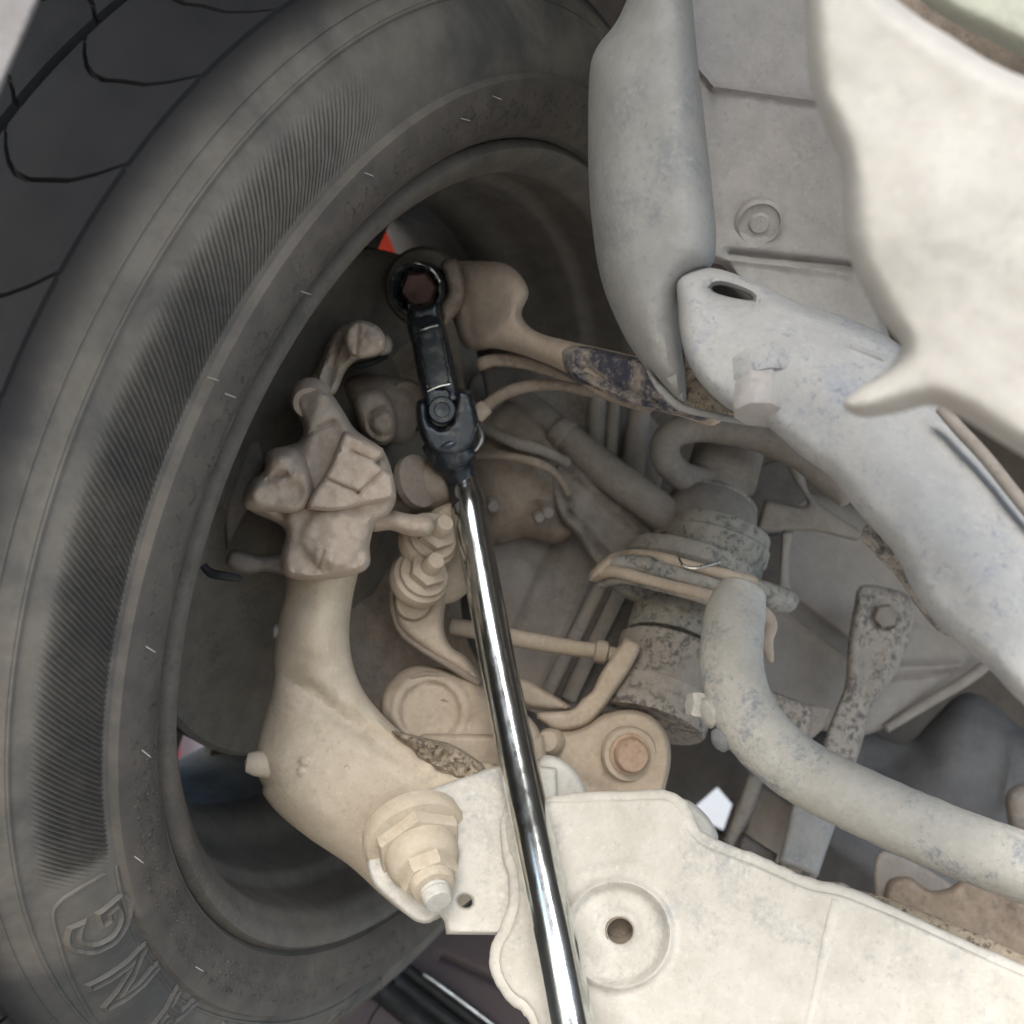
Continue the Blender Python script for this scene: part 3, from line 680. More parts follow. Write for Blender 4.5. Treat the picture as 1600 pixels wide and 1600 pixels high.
part('flange_ear', cast([(920,905),(935,880),(965,862),(1010,868),(1030,885),(985,895),(965,905),(940,902),(925,908)], .588, .008, 10, rough=.0008), 'tan', t)
part('flange_tab', cast([(952,908),(1000,905),(1035,915),(1020,945),(985,938),(962,925)], .612, .008, 12, rough=.0008), 'strut', t)
part('wire_clip', tube([(1060,870,.565,.0006),(1068,884,.562,.0007),(1085,888,.56,.0008),(1105,884,.56,.0009),(1125,878,.56,.0008)], 8, 6), 'blackedge', t)

# lower strut mount
t = thing('strut_mount', 'tan rounded eye bracket with a rusty bolt at the strut foot', 'mount', W(950, 1180, .56))
part('eye_plate', cast([(846,1160),(853,1148),(868,1142),(895,1142),(920,1132),(944,1116),(987,1109),(1022,1122),(1044,1153),(1048,1190),(1040,1230),(1030,1275,1),(870,1275,1),(850,1240)], P3((850,1160,.575),(1040,1150,.56),(940,1280,.555)), .014, 9, add(boss(982,1180,35,.002,3), ridge(870,1210,940,1240,20,-.004)), rough=.0005), 'tan', t)
part('knob', lathe(W(858,1158,.55), D(-.3,.2,1), [(.006,-.01),(.0065,.0),(.005,.004),(0,.005)], 20), 'tan', t)
part('washer', lathe(W(983,1178,.545), D(.12,.05,1), [(.0135,-.004),(.0138,.001),(.0128,.0028),(.009,.003)], 40), 'tan', t)
part('bolt', lathe(W(984,1178,.542), D(.12,.05,1), [(.0102,-.002),(.0102,.0015),(.0085,.002),(.0083,.0062),(.0072,.0076),(0,.008)], 36), 'rust', t)
t = thing('strut_bracket', 'thin bent brown bracket joining the strut to its eye mount', 'bracket', W(920, 1080, .575))
part('bracket_strip', cast([(838,1115),(893,1109),(910,1092),(925,1080),(940,1050),(978,995,1),(1000,1010),(985,1045),(962,1080),(940,1112),(915,1136),(870,1143),(850,1132)], .572, .006, 9, rough=.0005), 'tan', t)
part('bracket_tail', cast([(1045,1040),(1078,1030,1),(1082,1050),(1066,1075),(1058,1110),(1048,1150,1),(1045,1100)], .585, .003, 6), 'taupe', t)

# brake pipe
t = thing('brake_pipe', 'thin tan brake pipe crossing behind the chrome bar to the strut', 'pipe', W(850, 1005, .60))
part('pipe', tube([(705,978,.60,.0048),(760,988,.60,.0048),(830,1002,.60,.0048),(890,1012,.60,.0044),(935,1018,.60,.0042),(990,1030,.60,.0042)], 16, 6), 'tan', t)
part('ferrule', lathe(W(936,1018,.60), W(990,1030,.60)-W(935,1018,.60), [(.0042,-.003),(.0062,-.002),(.0066,.001),(.0062,.004),(.0042,.005)], 20), 'tan', t)
t = thing('lower_rod', 'brown wedge end of a rod showing right of the chrome bar', 'rod', W(850, 1090, .58))
part('rod', cast([(810,1060),(850,1078),(893,1105),(885,1112),(830,1108),(800,1090)], .59, .008, 10), 'tan', t)

# slanting toe rod
t = thing('toe_rod', 'grey-lilac slanting round rod above the strut ring', 'rod', W(950, 740, .63))
part('rod_body', tube([(800,615,.66,.0085),(850,655,.655,.0088),(905,700,.645,.0096),(960,745,.635,.0102),(1020,790,.63,.0106),(1085,842,.625,.0108)], 20, 6, rough=.0004), 'taupe', t)
part('rod_collar', tube([(872,672,.649,.0098),(884,682,.647,.0100)], 20, 4, rough=.0003), 'taupe', t)

# upper control arm
t = thing('upper_arm', 'dusty upper arm with a wide end by the socket and worn blue paint', 'suspension arm', W(880, 540, .57))
dp = P3((740,440,.60),(1010,590,.52),(740,560,.60))
part('arm_body', cast([(690,412),(715,408),(760,408),(790,412),(813,430),(826,458),(815,492),(838,518),(890,533),(950,546),(1010,561),(1080,590),(1130,640),(1115,665),(1060,650),(1020,640),(960,622),(915,603),(880,580),(820,556),(775,545),(735,548),(718,530),(708,500),(695,470),(686,440)], dp, .018, 24, add(ridge(820,480,760,530,14,.004), ridge(720,420,735,520,10,-.003)), rough=.001), 'tan_p', t)
part('arm_plate', cast([(876,548),(905,540),(960,551),(1010,564),(1080,592),(1122,640),(1100,658),(1060,648),(1020,641),(960,624),(915,605),(886,582)], lambda x, y: dp(x, y) - .008, .0125, 9, add(ridge(900,572,1030,630,5,-.003), ridge(905,590,1010,640,4,.003)), rough=.0012, rs=18), 'bluepaint', t)
part('arm_lip', cast([(912,600),(960,612),(1015,628),(1022,640),(1012,645),(960,630),(920,612)], .525, .006, 7), 'brown', t)
part('joint_flange', cast([(690,410),(712,404),(722,420),(728,450),(722,480),(705,500),(692,512),(688,480),(700,455)], .585, .009, 10, rough=.0008), 'brown', t)
part('lower_strip', cast([(744,562),(770,553),(820,556),(870,575),(905,598),(880,596),(820,578),(770,573),(750,580)], .585, .004, 6), 'brown', t)
part('web', cast([(748,565,1),(800,570),(860,585),(905,600),(850,605),(800,620),(765,650,1),(758,610)], .63, .004, 8), 'taupe_d', t)
t = thing('sensor_cable', 'thin curved brown cable from the tool joint to the upper arm', 'cable', W(830, 610, .60))
part('cable', tube([(744,650,.585,.0030),(760,634,.585,.0032),(790,614,.585,.0032),(830,603,.585,.0032),(875,602,.585,.0030),(925,612,.585,.003)], 12, 8, rough=.0002), 'brown', t)
part('cable_end', lathe(W(750,644,.583), W(760,634,.583)-W(744,650,.583), [(.0035,-.004),(.0046,-.003),(.0046,.004),(.0035,.005)], 16), 'tan_p', t)

# ------------------------------------------------------------------ bracket and trailing link behind the knuckle
t = thing('backing_plate', 'brown recessed backing plate between knuckle and chrome bar', 'plate', W(650, 960, .60))
part('plate_sheet', cast([(480,500),(560,480),(640,400),(700,420),(720,560),(735,700),(720,880),(730,1000),(790,1090),(830,1160),(740,1215),(640,1180),(560,1100),(520,960),(500,800),(480,640)], P3((560,500,.635),(720,700,.66),(640,1180,.60)), .006, 14, add(ridge(590,860,575,1000,12,-.003), boss(640,620,60,.006,20)), rough=.002, rs=60), 'brown', t)
t = thing('caliper_bracket', 'light tan curved bracket arm with a round eye, left of the chrome bar', 'bracket', W(670, 980, .575))
part('bracket_arm', cast([(622,915),(650,905),(690,895),(705,905),(696,945),(694,985),(706,1012),(728,1026),(752,1060),(748,1070),(718,1052),(680,1030),(650,1008),(630,990),(617,965)], .575, .012, 14, add(ring(645,942,25,4,-.0025)), rough=.0005), 'tan', t)
part('eye', lathe(W(645,941,.562), D(.1,0,1), [(.0092,-.004),(.0092,.001),(.0080,.0028),(.004,.0032),(0,.003)], 30), 'tan', t)
part('edge_bead', tube([(612,905,.57,.0014),(614,950,.57,.0016),(626,985,.57,.0018),(655,1010,.568,.002),(700,1038,.566,.002),(748,1068,.565,.002)], 10, 8), 'brown', t)
t = thing('trailing_link', 'tan link with a large round bush eye behind the knuckle', 'link', W(690, 1110, .56))
part('link_body', cast([(594,1100),(602,1075),(625,1050),(655,1040),(700,1046),(745,1062),(790,1090),(828,1122),(846,1150),(835,1185),(790,1200),(700,1180),(640,1160),(600,1130)], P3((600,1100,.57),(840,1150,.565),(700,1190,.555)), .018, 20, add(boss(672,1112,46,-.005,5), ring(672,1110,66,5,-.002)), rough=.0008, rs=18), 'tan', t)
part('bolt', lathe(W(690,1114,.566), D(.1,.1,1), [(.0125,-.004),(.0125,.0),(.0105,.0018),(.0085,.0018),(.0082,.006),(.007,.0075),(0,.0078)], 30), 'brown', t)
part('bush_core', lathe(W(668,1110,.562), D(.08,.05,1), [(.0195,-.01),(.0195,.0),(.0180,.001),(.016,-.0005),(.004,-.001)], 40), 'brown', t)
part('link_pad', cast([(655,1150),(720,1146,1),(850,1148,1),(860,1230,1),(720,1230,1),(690,1190)], .548, .010, 10), 'tan', t)
part('rear_eye', cast([(815,1115),(835,1130),(848,1160),(842,1195),(820,1210),(800,1160)], .553, .014, 14), 'tan', t)

# ------------------------------------------------------------------ knuckle
t = thing('steering_knuckle', 'curved cream cast knuckle arm reaching down to the ball joint', 'knuckle', W(520, 1130, .52))
kd = P3((500,880,.54),(400,1200,.545),(650,1350,.532))
part('knuckle_arm', cast([(470,800),(580,800),(574,830),(566,870),(552,930),(546,985),(551,1035),(566,1075),(590,1108),(625,1142),(665,1168),(720,1192),(780,1200),(790,1300),(740,1400),(690,1432),(672,1440),(640,1432),(600,1402),(545,1352),(480,1308),(432,1268),(410,1240,1),(411,1228,1),(402,1210),(397,1182),(404,1150),(416,1110),(427,1065),(428,1020),(436,965),(446,920),(448,860)], kd, .022, 62, add(ridge(450,1060,640,1190,16,-.007), ridge(520,870,490,1010,34,.004), boss(500,1220,70,.006,50), boss(542,1200,4,-.0012,2), boss(475,1190,7,.002,3), boss(470,1205,6,.0015,3)), rough=.0014, rs=70), 'creamtan', t)
part('stop_nub', lathe(W(392,1192,.53), D(-1,.15,.2), [(.007,-.012),(.006,-.002),(.0045,.002),(0,.003)], 18), 'creamtan', t)
part('upper_nub', lathe(W(428,986,.54), D(-1,.1,.2), [(.004,-.008),(.0035,0),(0,.0015)], 14), 'taupe', t)
part('dirt_crust', cast([(612,1142),(640,1147),(665,1153),(705,1163),(738,1182),(765,1205),(760,1225),(715,1222),(690,1213),(672,1196),(652,1184),(640,1165)], .523, .012, 9, rough=.004, rs=9), 'crust', t)

# ------------------------------------------------------------------ brake caliper
t = thing('brake_caliper', 'pinkish tan cast brake caliper crowded with bolts and bosses', 'brake caliper', W(500, 760, .52))
cd = P3((460,610,.535),(610,780,.52),(450,890,.525))
part('caliper_body', cast([(454,608),(470,596),(494,594),(520,618),(538,645),(556,672),(590,695),(600,705),(612,735),(619,778),(606,806),(588,815),(578,850),(572,890),(500,908),(447,900),(438,870),(444,826),(388,796),(382,770),(398,745),(415,738),(414,712),(440,698),(466,690),(474,670),(462,640)], cd, .024, 13, add(boss(520,840,46,.006,9), ridge(445,720,440,830,6,-.004), ridge(452,690,520,660,5,-.003), boss(505,870,16,.003,4), ridge(500,620,480,740,16,.005), boss(560,860,20,-.004,14), ridge(497,885,506,862,3,-.002)), rough=.0018, rs=26), 'tan_p', t)
part('upper_boss', cast([(413,735),(416,708),(440,698),(466,703),(482,725),(490,770),(470,800),(425,800),(384,795),(380,772),(396,748)], .508, .017, 15, add(boss(440,735,26,.005,6), boss(408,772,18,.004,6), ridge(430,745,470,770,12,-.004), ridge(420,748,445,740,5,-.003)), rough=.0016, rs=20), 'tan_p', t)
part('bracket_block', cast([(537,674),(552,678,1),(598,700,1),(601,712),(590,722,1),(614,742,1),(619,776,1),(600,784),(562,792),(520,800),(476,796,1),(488,770),(505,745),(520,715)], .502, .014, 8, add(ridge(510,748,560,770,3,-.003), ridge(560,770,600,735,3,-.002), ridge(548,705,588,722,3,-.002)), rough=.0008, rs=16), 'tan_p', t)
part('bleed_nipple', lathe(W(484,628,.512), D(.15,-.45,1), [(.0088,-.01),(.0088,-.001),(.0075,.002),(.0050,.002),(.0045,-.003),(0,-.003)], 26), 'tan_p', t)
part('lower_lug', cast([(572,800),(600,795),(640,803),(668,805),(680,818),(672,835),(640,838),(610,828),(580,830)], .528, .014, 16, rough=.0008), 'tan_p', t)
part('side_lug', cast([(352,880),(362,858),(385,862),(410,868),(446,862,1),(450,902,1),(415,893),(390,897),(368,893)], .545, .009, 10, rough=.0008), 'taupe', t)
part('edge_plate', cast([(384,690,1),(408,690),(416,740,1),(385,800),(355,860,1),(350,800)], .56, .006, 8), 'taupe', t)
part('pad_clip', tube([(318,884,.50,.0018),(330,896,.50,.0022),(352,900,.50,.002),(376,904,.505,.0015)], 8, 6), 'trim', t)
part('bridge', cast([(478,606),(496,575),(512,535),(528,512),(552,502),(576,510),(592,524),(604,545),(590,556),(560,562),(540,580),(524,615),(505,620)], P3((480,600,.55),(600,540,.57),(500,620,.545)), .017, 11, add(ridge(520,530,500,590,7,.003), ridge(535,515,515,600,4,-.003)), rough=.002, rs=18), 'tan_p', t)
part('bridge_knob', cast([(538,522),(548,505),(566,500),(588,508),(601,524),(600,545),(584,556),(560,560),(543,550)], .535, .012, 7, add(ridge(560,505,556,555,4,-.002), boss(582,532,14,.002,4)), rough=.001, rs=14), 'tan_p', t)
part('bridge_lug', cast([(596,520),(612,530),(612,548),(598,556),(585,550)], .55, .008, 7, rough=.001), 'taupe', t)
part('spring_strip', tube([(520,560,.57,.0016),(548,572,.57,.0018),(580,566,.57,.0018),(605,556,.575,.0015)], 8, 6), 'trim', t)
part('piston_boss', cast([(552,625),(572,608),(598,610),(614,632),(622,660),(616,684),(600,696),(580,690),(562,668)], .56, .016, 15, add(ring(598,660,22,4,-.003), boss(598,660,14,.002,4)), rough=.001, rs=20), 'brown', t)
part('piston_housing', cast([(535,600),(580,585),(640,600),(655,640),(640,690),(600,700),(560,670)], .60, .02, 34, rough=.0015), 'brown', t)
part('guide_boss', lathe(W(634,628,.59), D(.5,.1,1), [(.012,-.02),(.013,0),(.010,.004),(0,.005)], 24), 'brown', t)
part('slide_pin', tube([(612,775,.575,.012),(640,768,.57,.0125),(672,758,.57,.0128),(690,752,.57,.012)], 24, 4), 'brown', t)
part('pin_collar', lathe(W(652,752,.556), D(.8,.25,.6), [(.012,-.004),(.0138,-.003),(.0138,.001),(.009,.002)], 28), 'brown', t)
for k, (x, y) in enumerate([(682, 832), (668, 890)]):
    a = D(.45, .45, .85); c = W(x, y, .545); s = Shape()
    s.add(*lathe(c - a*.012, a, [(.0145,-.004),(.0155,.0),(.0145,.004),(.0125,.005),(.0125,.008),(.011,.009)], 26)); s.add(*hexhead(c - a*.003, a, .0095, .006, .3+k)); s.add(*lathe(c + a*.003, a, [(.0048,0),(.0048,.007),(.004,.009),(0,.009)], 18))
    s.link('banjo_bolt', MAT['tan'], t)
    part('bolt_eye', lathe(W(x+28, y+2, .572), D(.5,-.2,.8), [(.016,-.008),(.017,-.004),(.017,.003),(.014,.006),(0,.007)], 30), 'tan', t)
    for j in range(3):
        part('boot_fold', lathe(W(x-30+j*10, y+20-j*3, .562), D(.9,.3,.25), [(.010,-.0026),(.0128,0),(.010,.0026)], 24, 0, True), 'brown', t)

# ------------------------------------------------------------------ lower control arm, ball joint
t = thing('lower_control_arm', 'broad cream pressed steel lower control arm across the bottom right', 'suspension arm', W(1000, 1400, .48))
ad = P3((620,1300,.503),(800,1450,.492),(800,1230,.512))
tip = cast([(610,1262),(640,1244),(700,1222),(770,1198),(800,1190,1),(870,1200,1),(880,1470,1),(800,1462),(697,1460,1),(694,1440),(686,1430,1),(672,1442),(650,1440),(610,1408),(582,1380),(572,1340),(580,1295)], ad, .006, 7, add(boss(640,1310,50,.0025,14)), holes=[circle(727,1409,11,9,20)], rough=.0006, rs=60, back=.004)
part('arm_tip', tip, 'cream', t)
md = P3((850,1250,.50),(1600,1520,.38),(850,1600,.465))
mdf = lambda x, y: md(x, y) - .004
part('arm_plate', cast([(848,1258,1),(860,1250),(960,1248),(1040,1246),(1064,1262),(1075,1290),(1100,1318),(1180,1350),(1260,1385),(1320,1398),(1420,1440),(1540,1495),(1720,1575,1),(1720,1740,1),(860,1740,1),(838,1600),(822,1570),(798,1552),(778,1515),(780,1480),(796,1450),(808,1410),(804,1360),(790,1320),(790,1275)], mdf, .006, 8,
   add(ring(965,1460,82,7,.0035), boss(965,1460,70,-.0022,10), ring(968,1452,27,6,-.001), boss(925,1300,60,-.002,40), ridge(905,1360,1000,1340,4,.001)), holes=[circle(969,1455,20,20)], rough=.0007, rs=110, back=.003, pitch=10), 'cream', t)
part('weld_strip', tube([(x, y, float(mdf(float(x), float(y)))-.0045, .0030) for x, y in [(1312,1410),(1302,1450),(1290,1510),(1277,1570),(1262,1640),(1250,1700)]], 10, 5, flat=.5, rough=.0003), 'cream', t)
part('hole_wall', lathe(W(969,1455,float(mdf(969.,1455.))), V3, [(.0062,-.016),(.0062,.001),(.0058,.001),(.0058,-.016)], 24, 0, True), 'brown', t)
part('hole_floor', lathe(W(969,1455,float(mdf(969.,1455.))+.010), V3, [(.009,-.001),(.009,.0),(0,.001)], 24), 'brown', t)
def lipdepth(x, y): return float(mdf(np.array(float(x)), np.array(float(y))))
part('top_flange', tube([(x, y, lipdepth(x, y)-.001, r) for x, y, r in [(850,1256,.002),(900,1250,.003),(1000,1247,.003),(1042,1247,.003),(1064,1262,.0035),(1076,1290,.0036),(1100,1316,.0034),(1180,1348,.003),(1260,1383,.003),(1320,1400,.0035),(1420,1442,.003),(1540,1498,.0032),(1700,1568,.0032)]], 12, 8, rough=.0004), 'cream', t)
part('front_flange', tube([(x, y, lipdepth(x, y)-.002, r) for x, y, r in [(800,1258,.003),(792,1290,.003),(795,1330,.003),(806,1370,.0032),(806,1412,.0034),(795,1450,.0036),(780,1482,.0038),(780,1515,.0038),(800,1552,.0036),(824,1572,.0034),(840,1602,.003),(850,1660,.003)]], 14, 8, rough=.0003), 'cream', t)
part('corner_cup', cast([(1045,1250),(1075,1250),(1105,1275),(1122,1305),(1118,1325),(1095,1318),(1075,1295),(1062,1270)], .505, .010, 12), 'cream', t)
part('dirty_edge', tube([(1330,1400,.452,.0025),(1420,1432,.436,.004),(1540,1485,.414,.004),(1700,1555,.388,.004)], 10, 6, rough=.0008), 'crust', t)
part('weld_knot', cast([(1278,1385),(1300,1378),(1325,1382),(1335,1398),(1318,1415),(1300,1425),(1285,1408)], .443, .004, 10, rough=.002, rs=8), 'speckled', t)
part('spacer_disc', cast([(836,1195),(850,1180),(875,1185),(900,1205),(918,1240),(915,1262,1),(840,1262,1)], .525, .009, 12), 'cream', t)
bj = W(655, 1325, .494); ja = D(.42, -.62, 1.0)
s = thing('ball_joint', 'cream stepped ball joint nut and stud on the control arm tip', 'ball joint', bj)
part('dust_cover', lathe(bj - ja*.006, ja, [(.0235,-.006),(.0240,.0),(.0228,.002),(.019,.003)], 40), 'creamtan', s)
part('hex_flange', lathe(bj - ja*.002, ja, [(.0205,-.002),(.0208,.003),(.0200,.0046),(.0165,.005)], 6, .75), 'creamtan', s)
part('joint_dome', lathe(bj + ja*.002, ja, [(.0165,-.002),(.0168,.003),(.0160,.0075),(.0140,.0105),(.0125,.0112)], 40), 'creamtan', s)
part('joint_nut', lathe(bj + ja*.012, ja, [(.0130,-.002),(.0130,.0062),(.0118,.0078),(.0085,.0080)], 6, .35), 'creamtan', s)
part('nut_collar', lathe(bj + ja*.018, ja, [(.0100,-.002),(.0102,.004),(.0092,.006),(.0070,.0064)], 32), 'creamtan', s)
part('stud', lathe(bj + ja*.023, ja, [(.0064,-.002),(.0062,.0012),(.0066,.002),(.0062,.003),(.0066,.004),(.0062,.005),(.0064,.0065),(.0055,.0082),(0,.0084)], 28), 'cream', s)
part('lock_plate', cast([(688,1268),(706,1275),(722,1298),(748,1300,1),(740,1340),(735,1372),(726,1382,1),(728,1340),(715,1310),(700,1290)], .503, .004, 5), 'cream', s)
part('cover_crease', tube([(622,1300,.496,.0010),(619,1320,.494,.0014),(614,1345,.492,.0012),(606,1360,.492,.0008)], 8, 5, rough=.0004), 'crust', s)

# ------------------------------------------------------------------ thick bent bar
t = thing('stabiliser_bar', 'thick bent cream bar sweeping from the strut ring to the right edge', 'stabiliser bar', W(1250, 1150, .48))
part('bar', tube([(1160,925,.535,.0118),(1150,955,.53,.0142),(1144,1000,.52,.0145),(1144,1050,.51,.0148),(1158,1102,.50,.0148),(1194,1156,.49,.0145),(1250,1203,.48,.0142),(1330,1245,.465,.0140),(1430,1290,.45,.0138),(1530,1330,.435,.0135),(1700,1390,.41,.0134)], 40, 12, rough=.0002), 'cream_b', t)
part('bolt', hexhead(W(1102,1103,.505), D(-1,.15,.25), .0062, .008), 'cream', t)
part('bolt', lathe(W(1112,1112,.50), D(-1,-.3,.3), [(.0075,-.008),(.007,.003),(.004,.005),(0,.005)], 18), 'cream', t)
part('lug', lathe(W(1134,1152,.495), D(-1,-.4,.4), [(.006,-.008),(.0055,.004),(.003,.006),(0,.006)], 18), 'grey', t)
t = thing('curled_clip', 'small curled tan metal clip right of the thick bar top', 'clip', W(1195, 980, .55))
part('clip', tube([(1178,948,.548,.0028),(1192,956,.546,.0032),(1204,975,.545,.0034),(1198,1000,.545,.0032),(1202,1022,.546,.0024),(1206,1034,.547,.001)], 12, 6, flat=.6), 'tan_p', t)

# ------------------------------------------------------------------ subframe on the right
t = thing('subframe_tube', 'smooth grey curved side tube left of the slotted bracket', 'frame tube', W(1000, 300, .43))
part('tube_wall', cast([(1010,-80,1),(968,25),(932,75),(921,115),(919,250),(925,350),(940,440),(970,515),(1003,568),(1036,606),(1062,628),(1072,626),(1071,590),(1066,550),(1062,500),(1076,445),(1112,415),(1119,370),(1113,300),(1102,200),(1088,70),(1075,-80,1)], P3((925,200,.45),(1110,200,.42),(1050,600,.44)), .034, 62, rough=.0006, rs=120), 'grey', t)
part('tube_lip', cast([(1010,578),(1040,606),(1066,628),(1100,640),(1150,650),(1192,656),(1200,668),(1150,662),(1100,652),(1060,642),(1030,616)], .432, .0025, 4, rough=.0003), 'grey', t)
part('gap_fill', cast([(1064,530,1),(1085,580),(1120,625),(1165,652,1),(1110,648),(1070,634,1)], .45, .003, 4, rough=.001), 'crust', t)  # plate added to stand in for the shaded gap beside the bracket
t = thing('boxed_crossmember', 'mauve-grey boxed crossmember with a round plug, upper right', 'crossmember', W(1200, 250, .47))
part('member_wall', cast([(1040,-80,1),(1300,-80,1),(1300,60),(1320,200),(1345,300),(1360,420),(1400,560,1),(1300,520),(1200,480),(1150,440),(1128,415),(1090,400),(1070,250),(1050,100)], P3((1080,0,.46),(1300,0,.47),(1200,450,.47)), .02, 14, add(ridge(1085,100,1115,135,5,.0035), ridge(1115,135,1275,158,5,.0035), boss(1190,300,80,.004,60), ridge(1140,395,1330,415,6,-.005), ridge(1150,405,1330,430,6,.002)), rough=.0012, rs=70), 'tan_g', t)
part('plug', lathe(W(1186,349,.4435), D(0,-.6,.9), [(.0095,-.004),(.0098,.0),(.0085,.0012),(.0082,.0),(.0045,.0),(.0035,.0012),(0,.0012)], 30), 'tan_g', t)
part('top_hole', lathe(W(1195,-8,.452), D(0,-.4,1), [(.010,-.002),(.010,.001),(.0,.0015)], 24), 'trim', t)
t = thing('slotted_bracket', 'blue-grey worn bracket plate with a slot, running down to the right edge', 'bracket', W(1250, 620, .39))
bd_ = P3((1100,450,.41),(1400,560,.39),(1600,1000,.34))
slot = spline([(1112,450),(1125,446),(1150,452),(1172,462),(1176,468),(1150,466),(1120,458)], 4)
part('bracket_plate', cast([(1058,440),(1075,424),(1105,418),(1140,425),(1190,446),(1250,474),(1325,497),(1400,535),(1440,590),(1475,640),(1530,708),(1600,790),(1720,920,1),(1720,1200,1),(1600,1102),(1540,1040),(1490,1000),(1450,960),(1425,920),(1395,862),(1340,800),(1297,745),(1252,712),(1190,660),(1140,640),(1100,605),(1078,572),(1064,530),(1060,480)], bd_, .014, 34, add(boss(1215,560,60,.008,50), ridge(1120,440,1400,548,7,.003), ridge(1300,600,1560,940,60,.008), ridge(1380,560,1330,540,4,.002)), holes=[slot], rough=.0008, rs=70), 'bluegrey', t)
part('slot_floor', cast([(1100,440),(1140,438),(1190,462),(1180,480),(1130,475)], .425, .002, 4), 'panel_d', t)
part('bolt', lathe(W(1186,606,.376), D(-.1,-1,.42), [(.0092,-.008),(.0092,.0085),(.0086,.0102),(.0070,.0108),(.003,.0110)], 8, .3), 'tan_g', t)
part('bolt_collar', lathe(W(1196,604,.378), D(.05,-.75,.6), [(.0125,-.008),(.0125,.0),(.0110,.002),(.009,.002)], 28), 'bluegrey', t)
part('edge_rust', cast([(1345,838),(1362,812),(1385,825),(1410,870),(1440,920),(1475,960),(1490,995),(1465,985),(1430,945),(1400,900),(1370,870)], .395, .006, 8, rough=.0015, rs=12), 'speckled', t)
part('seam', tube([(1470,638,.355,.002),(1500,672,.352,.0022),(1540,715,.348,.0022),(1600,790,.34,.0022),(1700,910,.33,.0022)], 10, 6), 'taupe', t)

t = thing('near_cover', 'large out of focus cream cover piece nearest the lens, upper right', 'cover', W(1450, 350, .25))
part('cover_shell', cast([(1256,-100,1),(1260,60),(1268,140),(1292,205),(1314,260),(1318,330),(1322,385),(1345,445),(1380,505),(1406,542),(1384,578),(1340,608),(1316,632),(1345,652),(1400,646),(1455,634),(1500,652),(1555,686),(1620,725),(1760,800,1),(1760,170,1),(1600,120),(1540,92),(1490,60),(1430,22),(1385,-20),(1350,-100,1)], P3((1270,100,.262),(1600,400,.245),(1400,600,.255)), .018, 38, add(boss(1450,330,90,.004,80)), rough=.0008, rs=140), 'cover', t)
t = thing('far_cover', 'pale greenish cover strip beyond the dark gap in the top right corner', 'cover', W(1550, 20, .32))
part('cover_strip', cast([(1405,-90,1),(1430,-10),(1480,30),(1560,70),(1640,110),(1780,150,1),(1780,-120,1)], .315, .015, 40), 'greenish', t)
part('gap_lining', cast([(1330,-110,1),(1800,-110,1),(1800,300,1),(1500,180,1)], .36, .004, 10), 'brown', t)

# ------------------------------------------------------------------ the tool
t = thing('breaker_bar', 'long chrome breaker bar with black hinged head and socket on a bolt', 'wrench', W(740, 800, .52))
RB = .0087
part('handle', tube([(x, y, d, RB*k) for x, y, d, k in [(726,748,.562,.72),(733,790,.556,.95),(745,860,.548,1.0),(775,1020,.526,1.0),(810,1190,.498,1.0),(842,1340,.470,1.0),(870,1470,.448,.99),(898,1610,.426,.97),(925,1740,.405,.95)]], 40, 10), 'chrome', t)
part('neck', tube([(700,690,.556,.0135),(708,716,.558,.0125),(716,736,.560,.0085),(724,760,.561,.0072),(730,790,.556,.0078)], 28, 6), 'blacktool', t)
fork = part('fork', cast([(650,628),(668,622,1),(672,655,1),(690,668),(706,652,1),(712,606,1),(738,610,1),(748,660),(744,690),(728,708),(700,716),(672,704),(654,672)], .556, .0125, 9, rough=.0002), 'blacktool', t)
part('tongue', cast([(664,606),(705,604,1),(712,640),(706,664),(690,672),(672,664),(665,640)], .556, .0105, 6), 'blacktool', t)
part('pivot_pin', lathe(W(691,641,.544), V3, [(.0070,-.004),(.0070,.001),(.0062,.0022),(.0040,.0022),(.0036,.0012),(0,.0010)], 30), 'blacktool', t)
part('drive_head', cast([(637,497),(680,484,1),(692,500),(704,545),(716,600,1),(722,628,1),(665,640,1),(655,600),(645,545)], P3((640,490,.578),(700,490,.576),(690,640,.558)), .0135, 8, add(boss(672,520,1,0,1)), rough=.0002), 'blacktool', t)
part('inset_panel', cast([(652,518,1),(686,508,1),(704,598,1),(668,612,1)], P3((640,490,.5635),(700,490,.5615),(690,640,.5435)), .0022, 3), 'blacktool2', t)
part('edge_line', tube([(653,524,.5595,.0004),(668,606,.5465,.0004)], 6, 6), 'blackedge', t)
part('edge_line', tube([(688,512,.559,.0003),(704,596,.546,.0003)], 6, 6), 'blackedge', t)
part('cross_line', tube([(668,612,.5435,.0004),(686,604,.5435,.0005),(704,600,.544,.0004)], 6, 4), 'blackedge', t)
part('bright_edge', tube([(652,519,.5598,.0007),(668,512,.5595,.0011),(684,508,.559,.0009)], 8, 4), 'blackedge', t)
part('spring_clip', tube([(744,662,.549,.0012),(752,678,.547,.0015),(750,692,.547,.0014),(742,704,.548,.0010)], 8, 6), 'blackedge', t)
sa = D(-.10, -.25, 1.0); sc = W(654, 452, .578)
s2 = Shape()
a = np.linspace(0, 2*np.pi, 48, endpoint=False); V = []; x, y, z = frame(sa)
rin = .0112 + .0010*np.abs(np.sin(a*6)); rout = np.full(48, .0141)
for rr, hh in ((rout, -.016), (rout, .006), (rout-.0008, .008), (rin+.0006, .008), (rin, .0065), (rin, -.016)):
    V.append(sc + (rr*np.cos(a))[:, None]*x + (rr*np.sin(a))[:, None]*y + hh*z)
F = [(i*48+j, i*48+(j+1) % 48, ((i+1) % 6)*48+(j+1) % 48, ((i+1) % 6)*48+j) for i in range(6) for j in range(48)]
part('socket', (np.concatenate(V), F), 'blacktool', t)
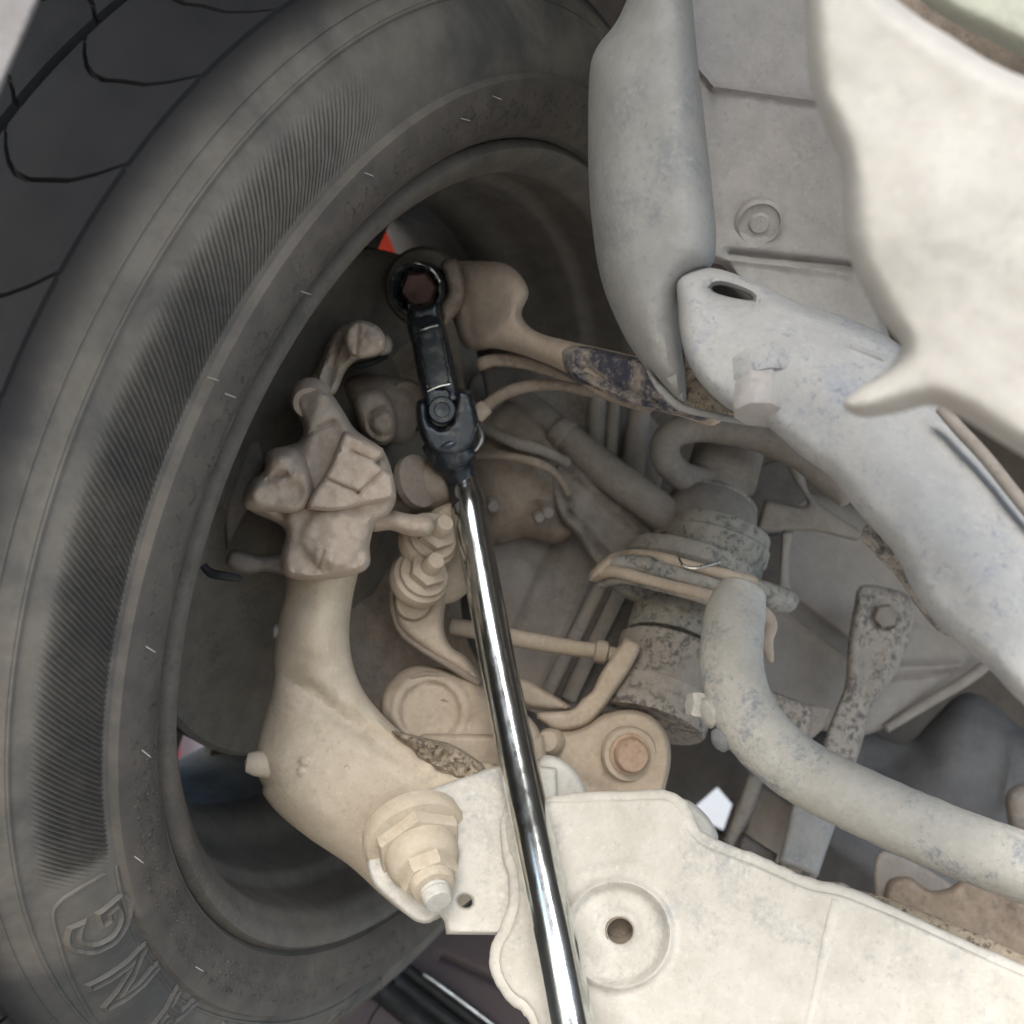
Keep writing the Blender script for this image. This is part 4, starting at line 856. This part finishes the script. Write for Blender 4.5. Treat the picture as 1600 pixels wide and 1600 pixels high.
rim_pts = [(*(sc + .0134*(math.cos(q)*x + math.sin(q)*y) + .0085*z), .0006 + .0003*math.sin(q*9)) for q in np.linspace(.3, 2.7, 22)]
part('worn_rim', tube(rim_pts, 6, 2, world=True), 'blackedge', t)
part('socket_web', cast([(634,470),(655,478),(684,468),(690,500),(684,512,1),(642,516,1)], .577, .013, 9), 'blacktool', t)
u = thing('mount_bolt', 'reddish brown bolt head gripped inside the black socket', 'bolt', sc)
part('bolt_head', lathe(sc - sa*.004, sa, [(.0102,-.012),(.0102,.002),(.0085,.0045),(.0,.005)], 6, .1), 'bolt_red', u)
part('bolt_flange', lathe(sc - sa*.018, sa, [(.021,-.004),(.022,.0),(.020,.004),(.010,.005)], 36), 'darkmetal', u)

# ------------------------------------------------------------------ beyond the wheel
t = thing('sill_panel', 'mauve painted car sill with black rubber strips below the tyre', 'car sill', W(720, 1530, .80))
sd = P3((700,1450,.86),(900,1600,.80),(560,1600,.80))
part('sill_sheet', cast([(480,1480,1),(700,1400,1),(900,1420,1),(1000,1760,1),(420,1760,1)], sd, .01, 14, add(ridge(690,1495,800,1545,5,-.006)), rough=.0004, rs=120, pitch=10), 'mauve', t)
for k, (x0, y0, x1, y1, r) in enumerate([(655,1528,800,1640,.004),(640,1545,780,1655,.006),(612,1556,740,1670,.010)]):
    part('rubber_strip', tube([(x0-20,y0-15,.80,r),(x0,y0,.80,r),((x0+x1)/2,(y0+y1)/2,.79,r),(x1,y1,.78,r)], 12, 4), 'trim', t)
part('bright_strip', tube([(662,1522,.792,.0016),(700,1549,.788,.0018),(760,1594,.78,.0018),(800,1625,.775,.0018)], 8, 4), 'blackedge', t)
t = thing('wing_edge', 'grey-mauve painted wing edge in the top left corner crossing the tyre tread', 'car wing', W(20, 40, .27))
part('wing_sheet', cast([(-120,-80,1),(95,-80,1),(62,0),(32,70),(2,140),(-30,220,1),(-120,220,1)], .27, .006, 8, rough=.0005), 'wing', t)
t = thing('barrier_board', 'red and white board glimpsed through the wheel behind the disc', 'board', W(420, 800, 1.6))
def board(x0, y0, x1, y1, d): 
    return cast([(x0,y0,1),(x1,y0,1),(x1,y1,1),(x0,y1,1)], d, .01, 6, rough=0, pitch=60)
part('red_panel', board(560,300,628,470,1.25), 'red', t)
part('grey_panel', board(632,300,760,470,1.25), 'wing', t)
part('white_panel', board(150,1130,420,1330,1.25), 'white', t)
part('red_strip', board(150,1100,282,1215,1.2), 'pinkred', t)
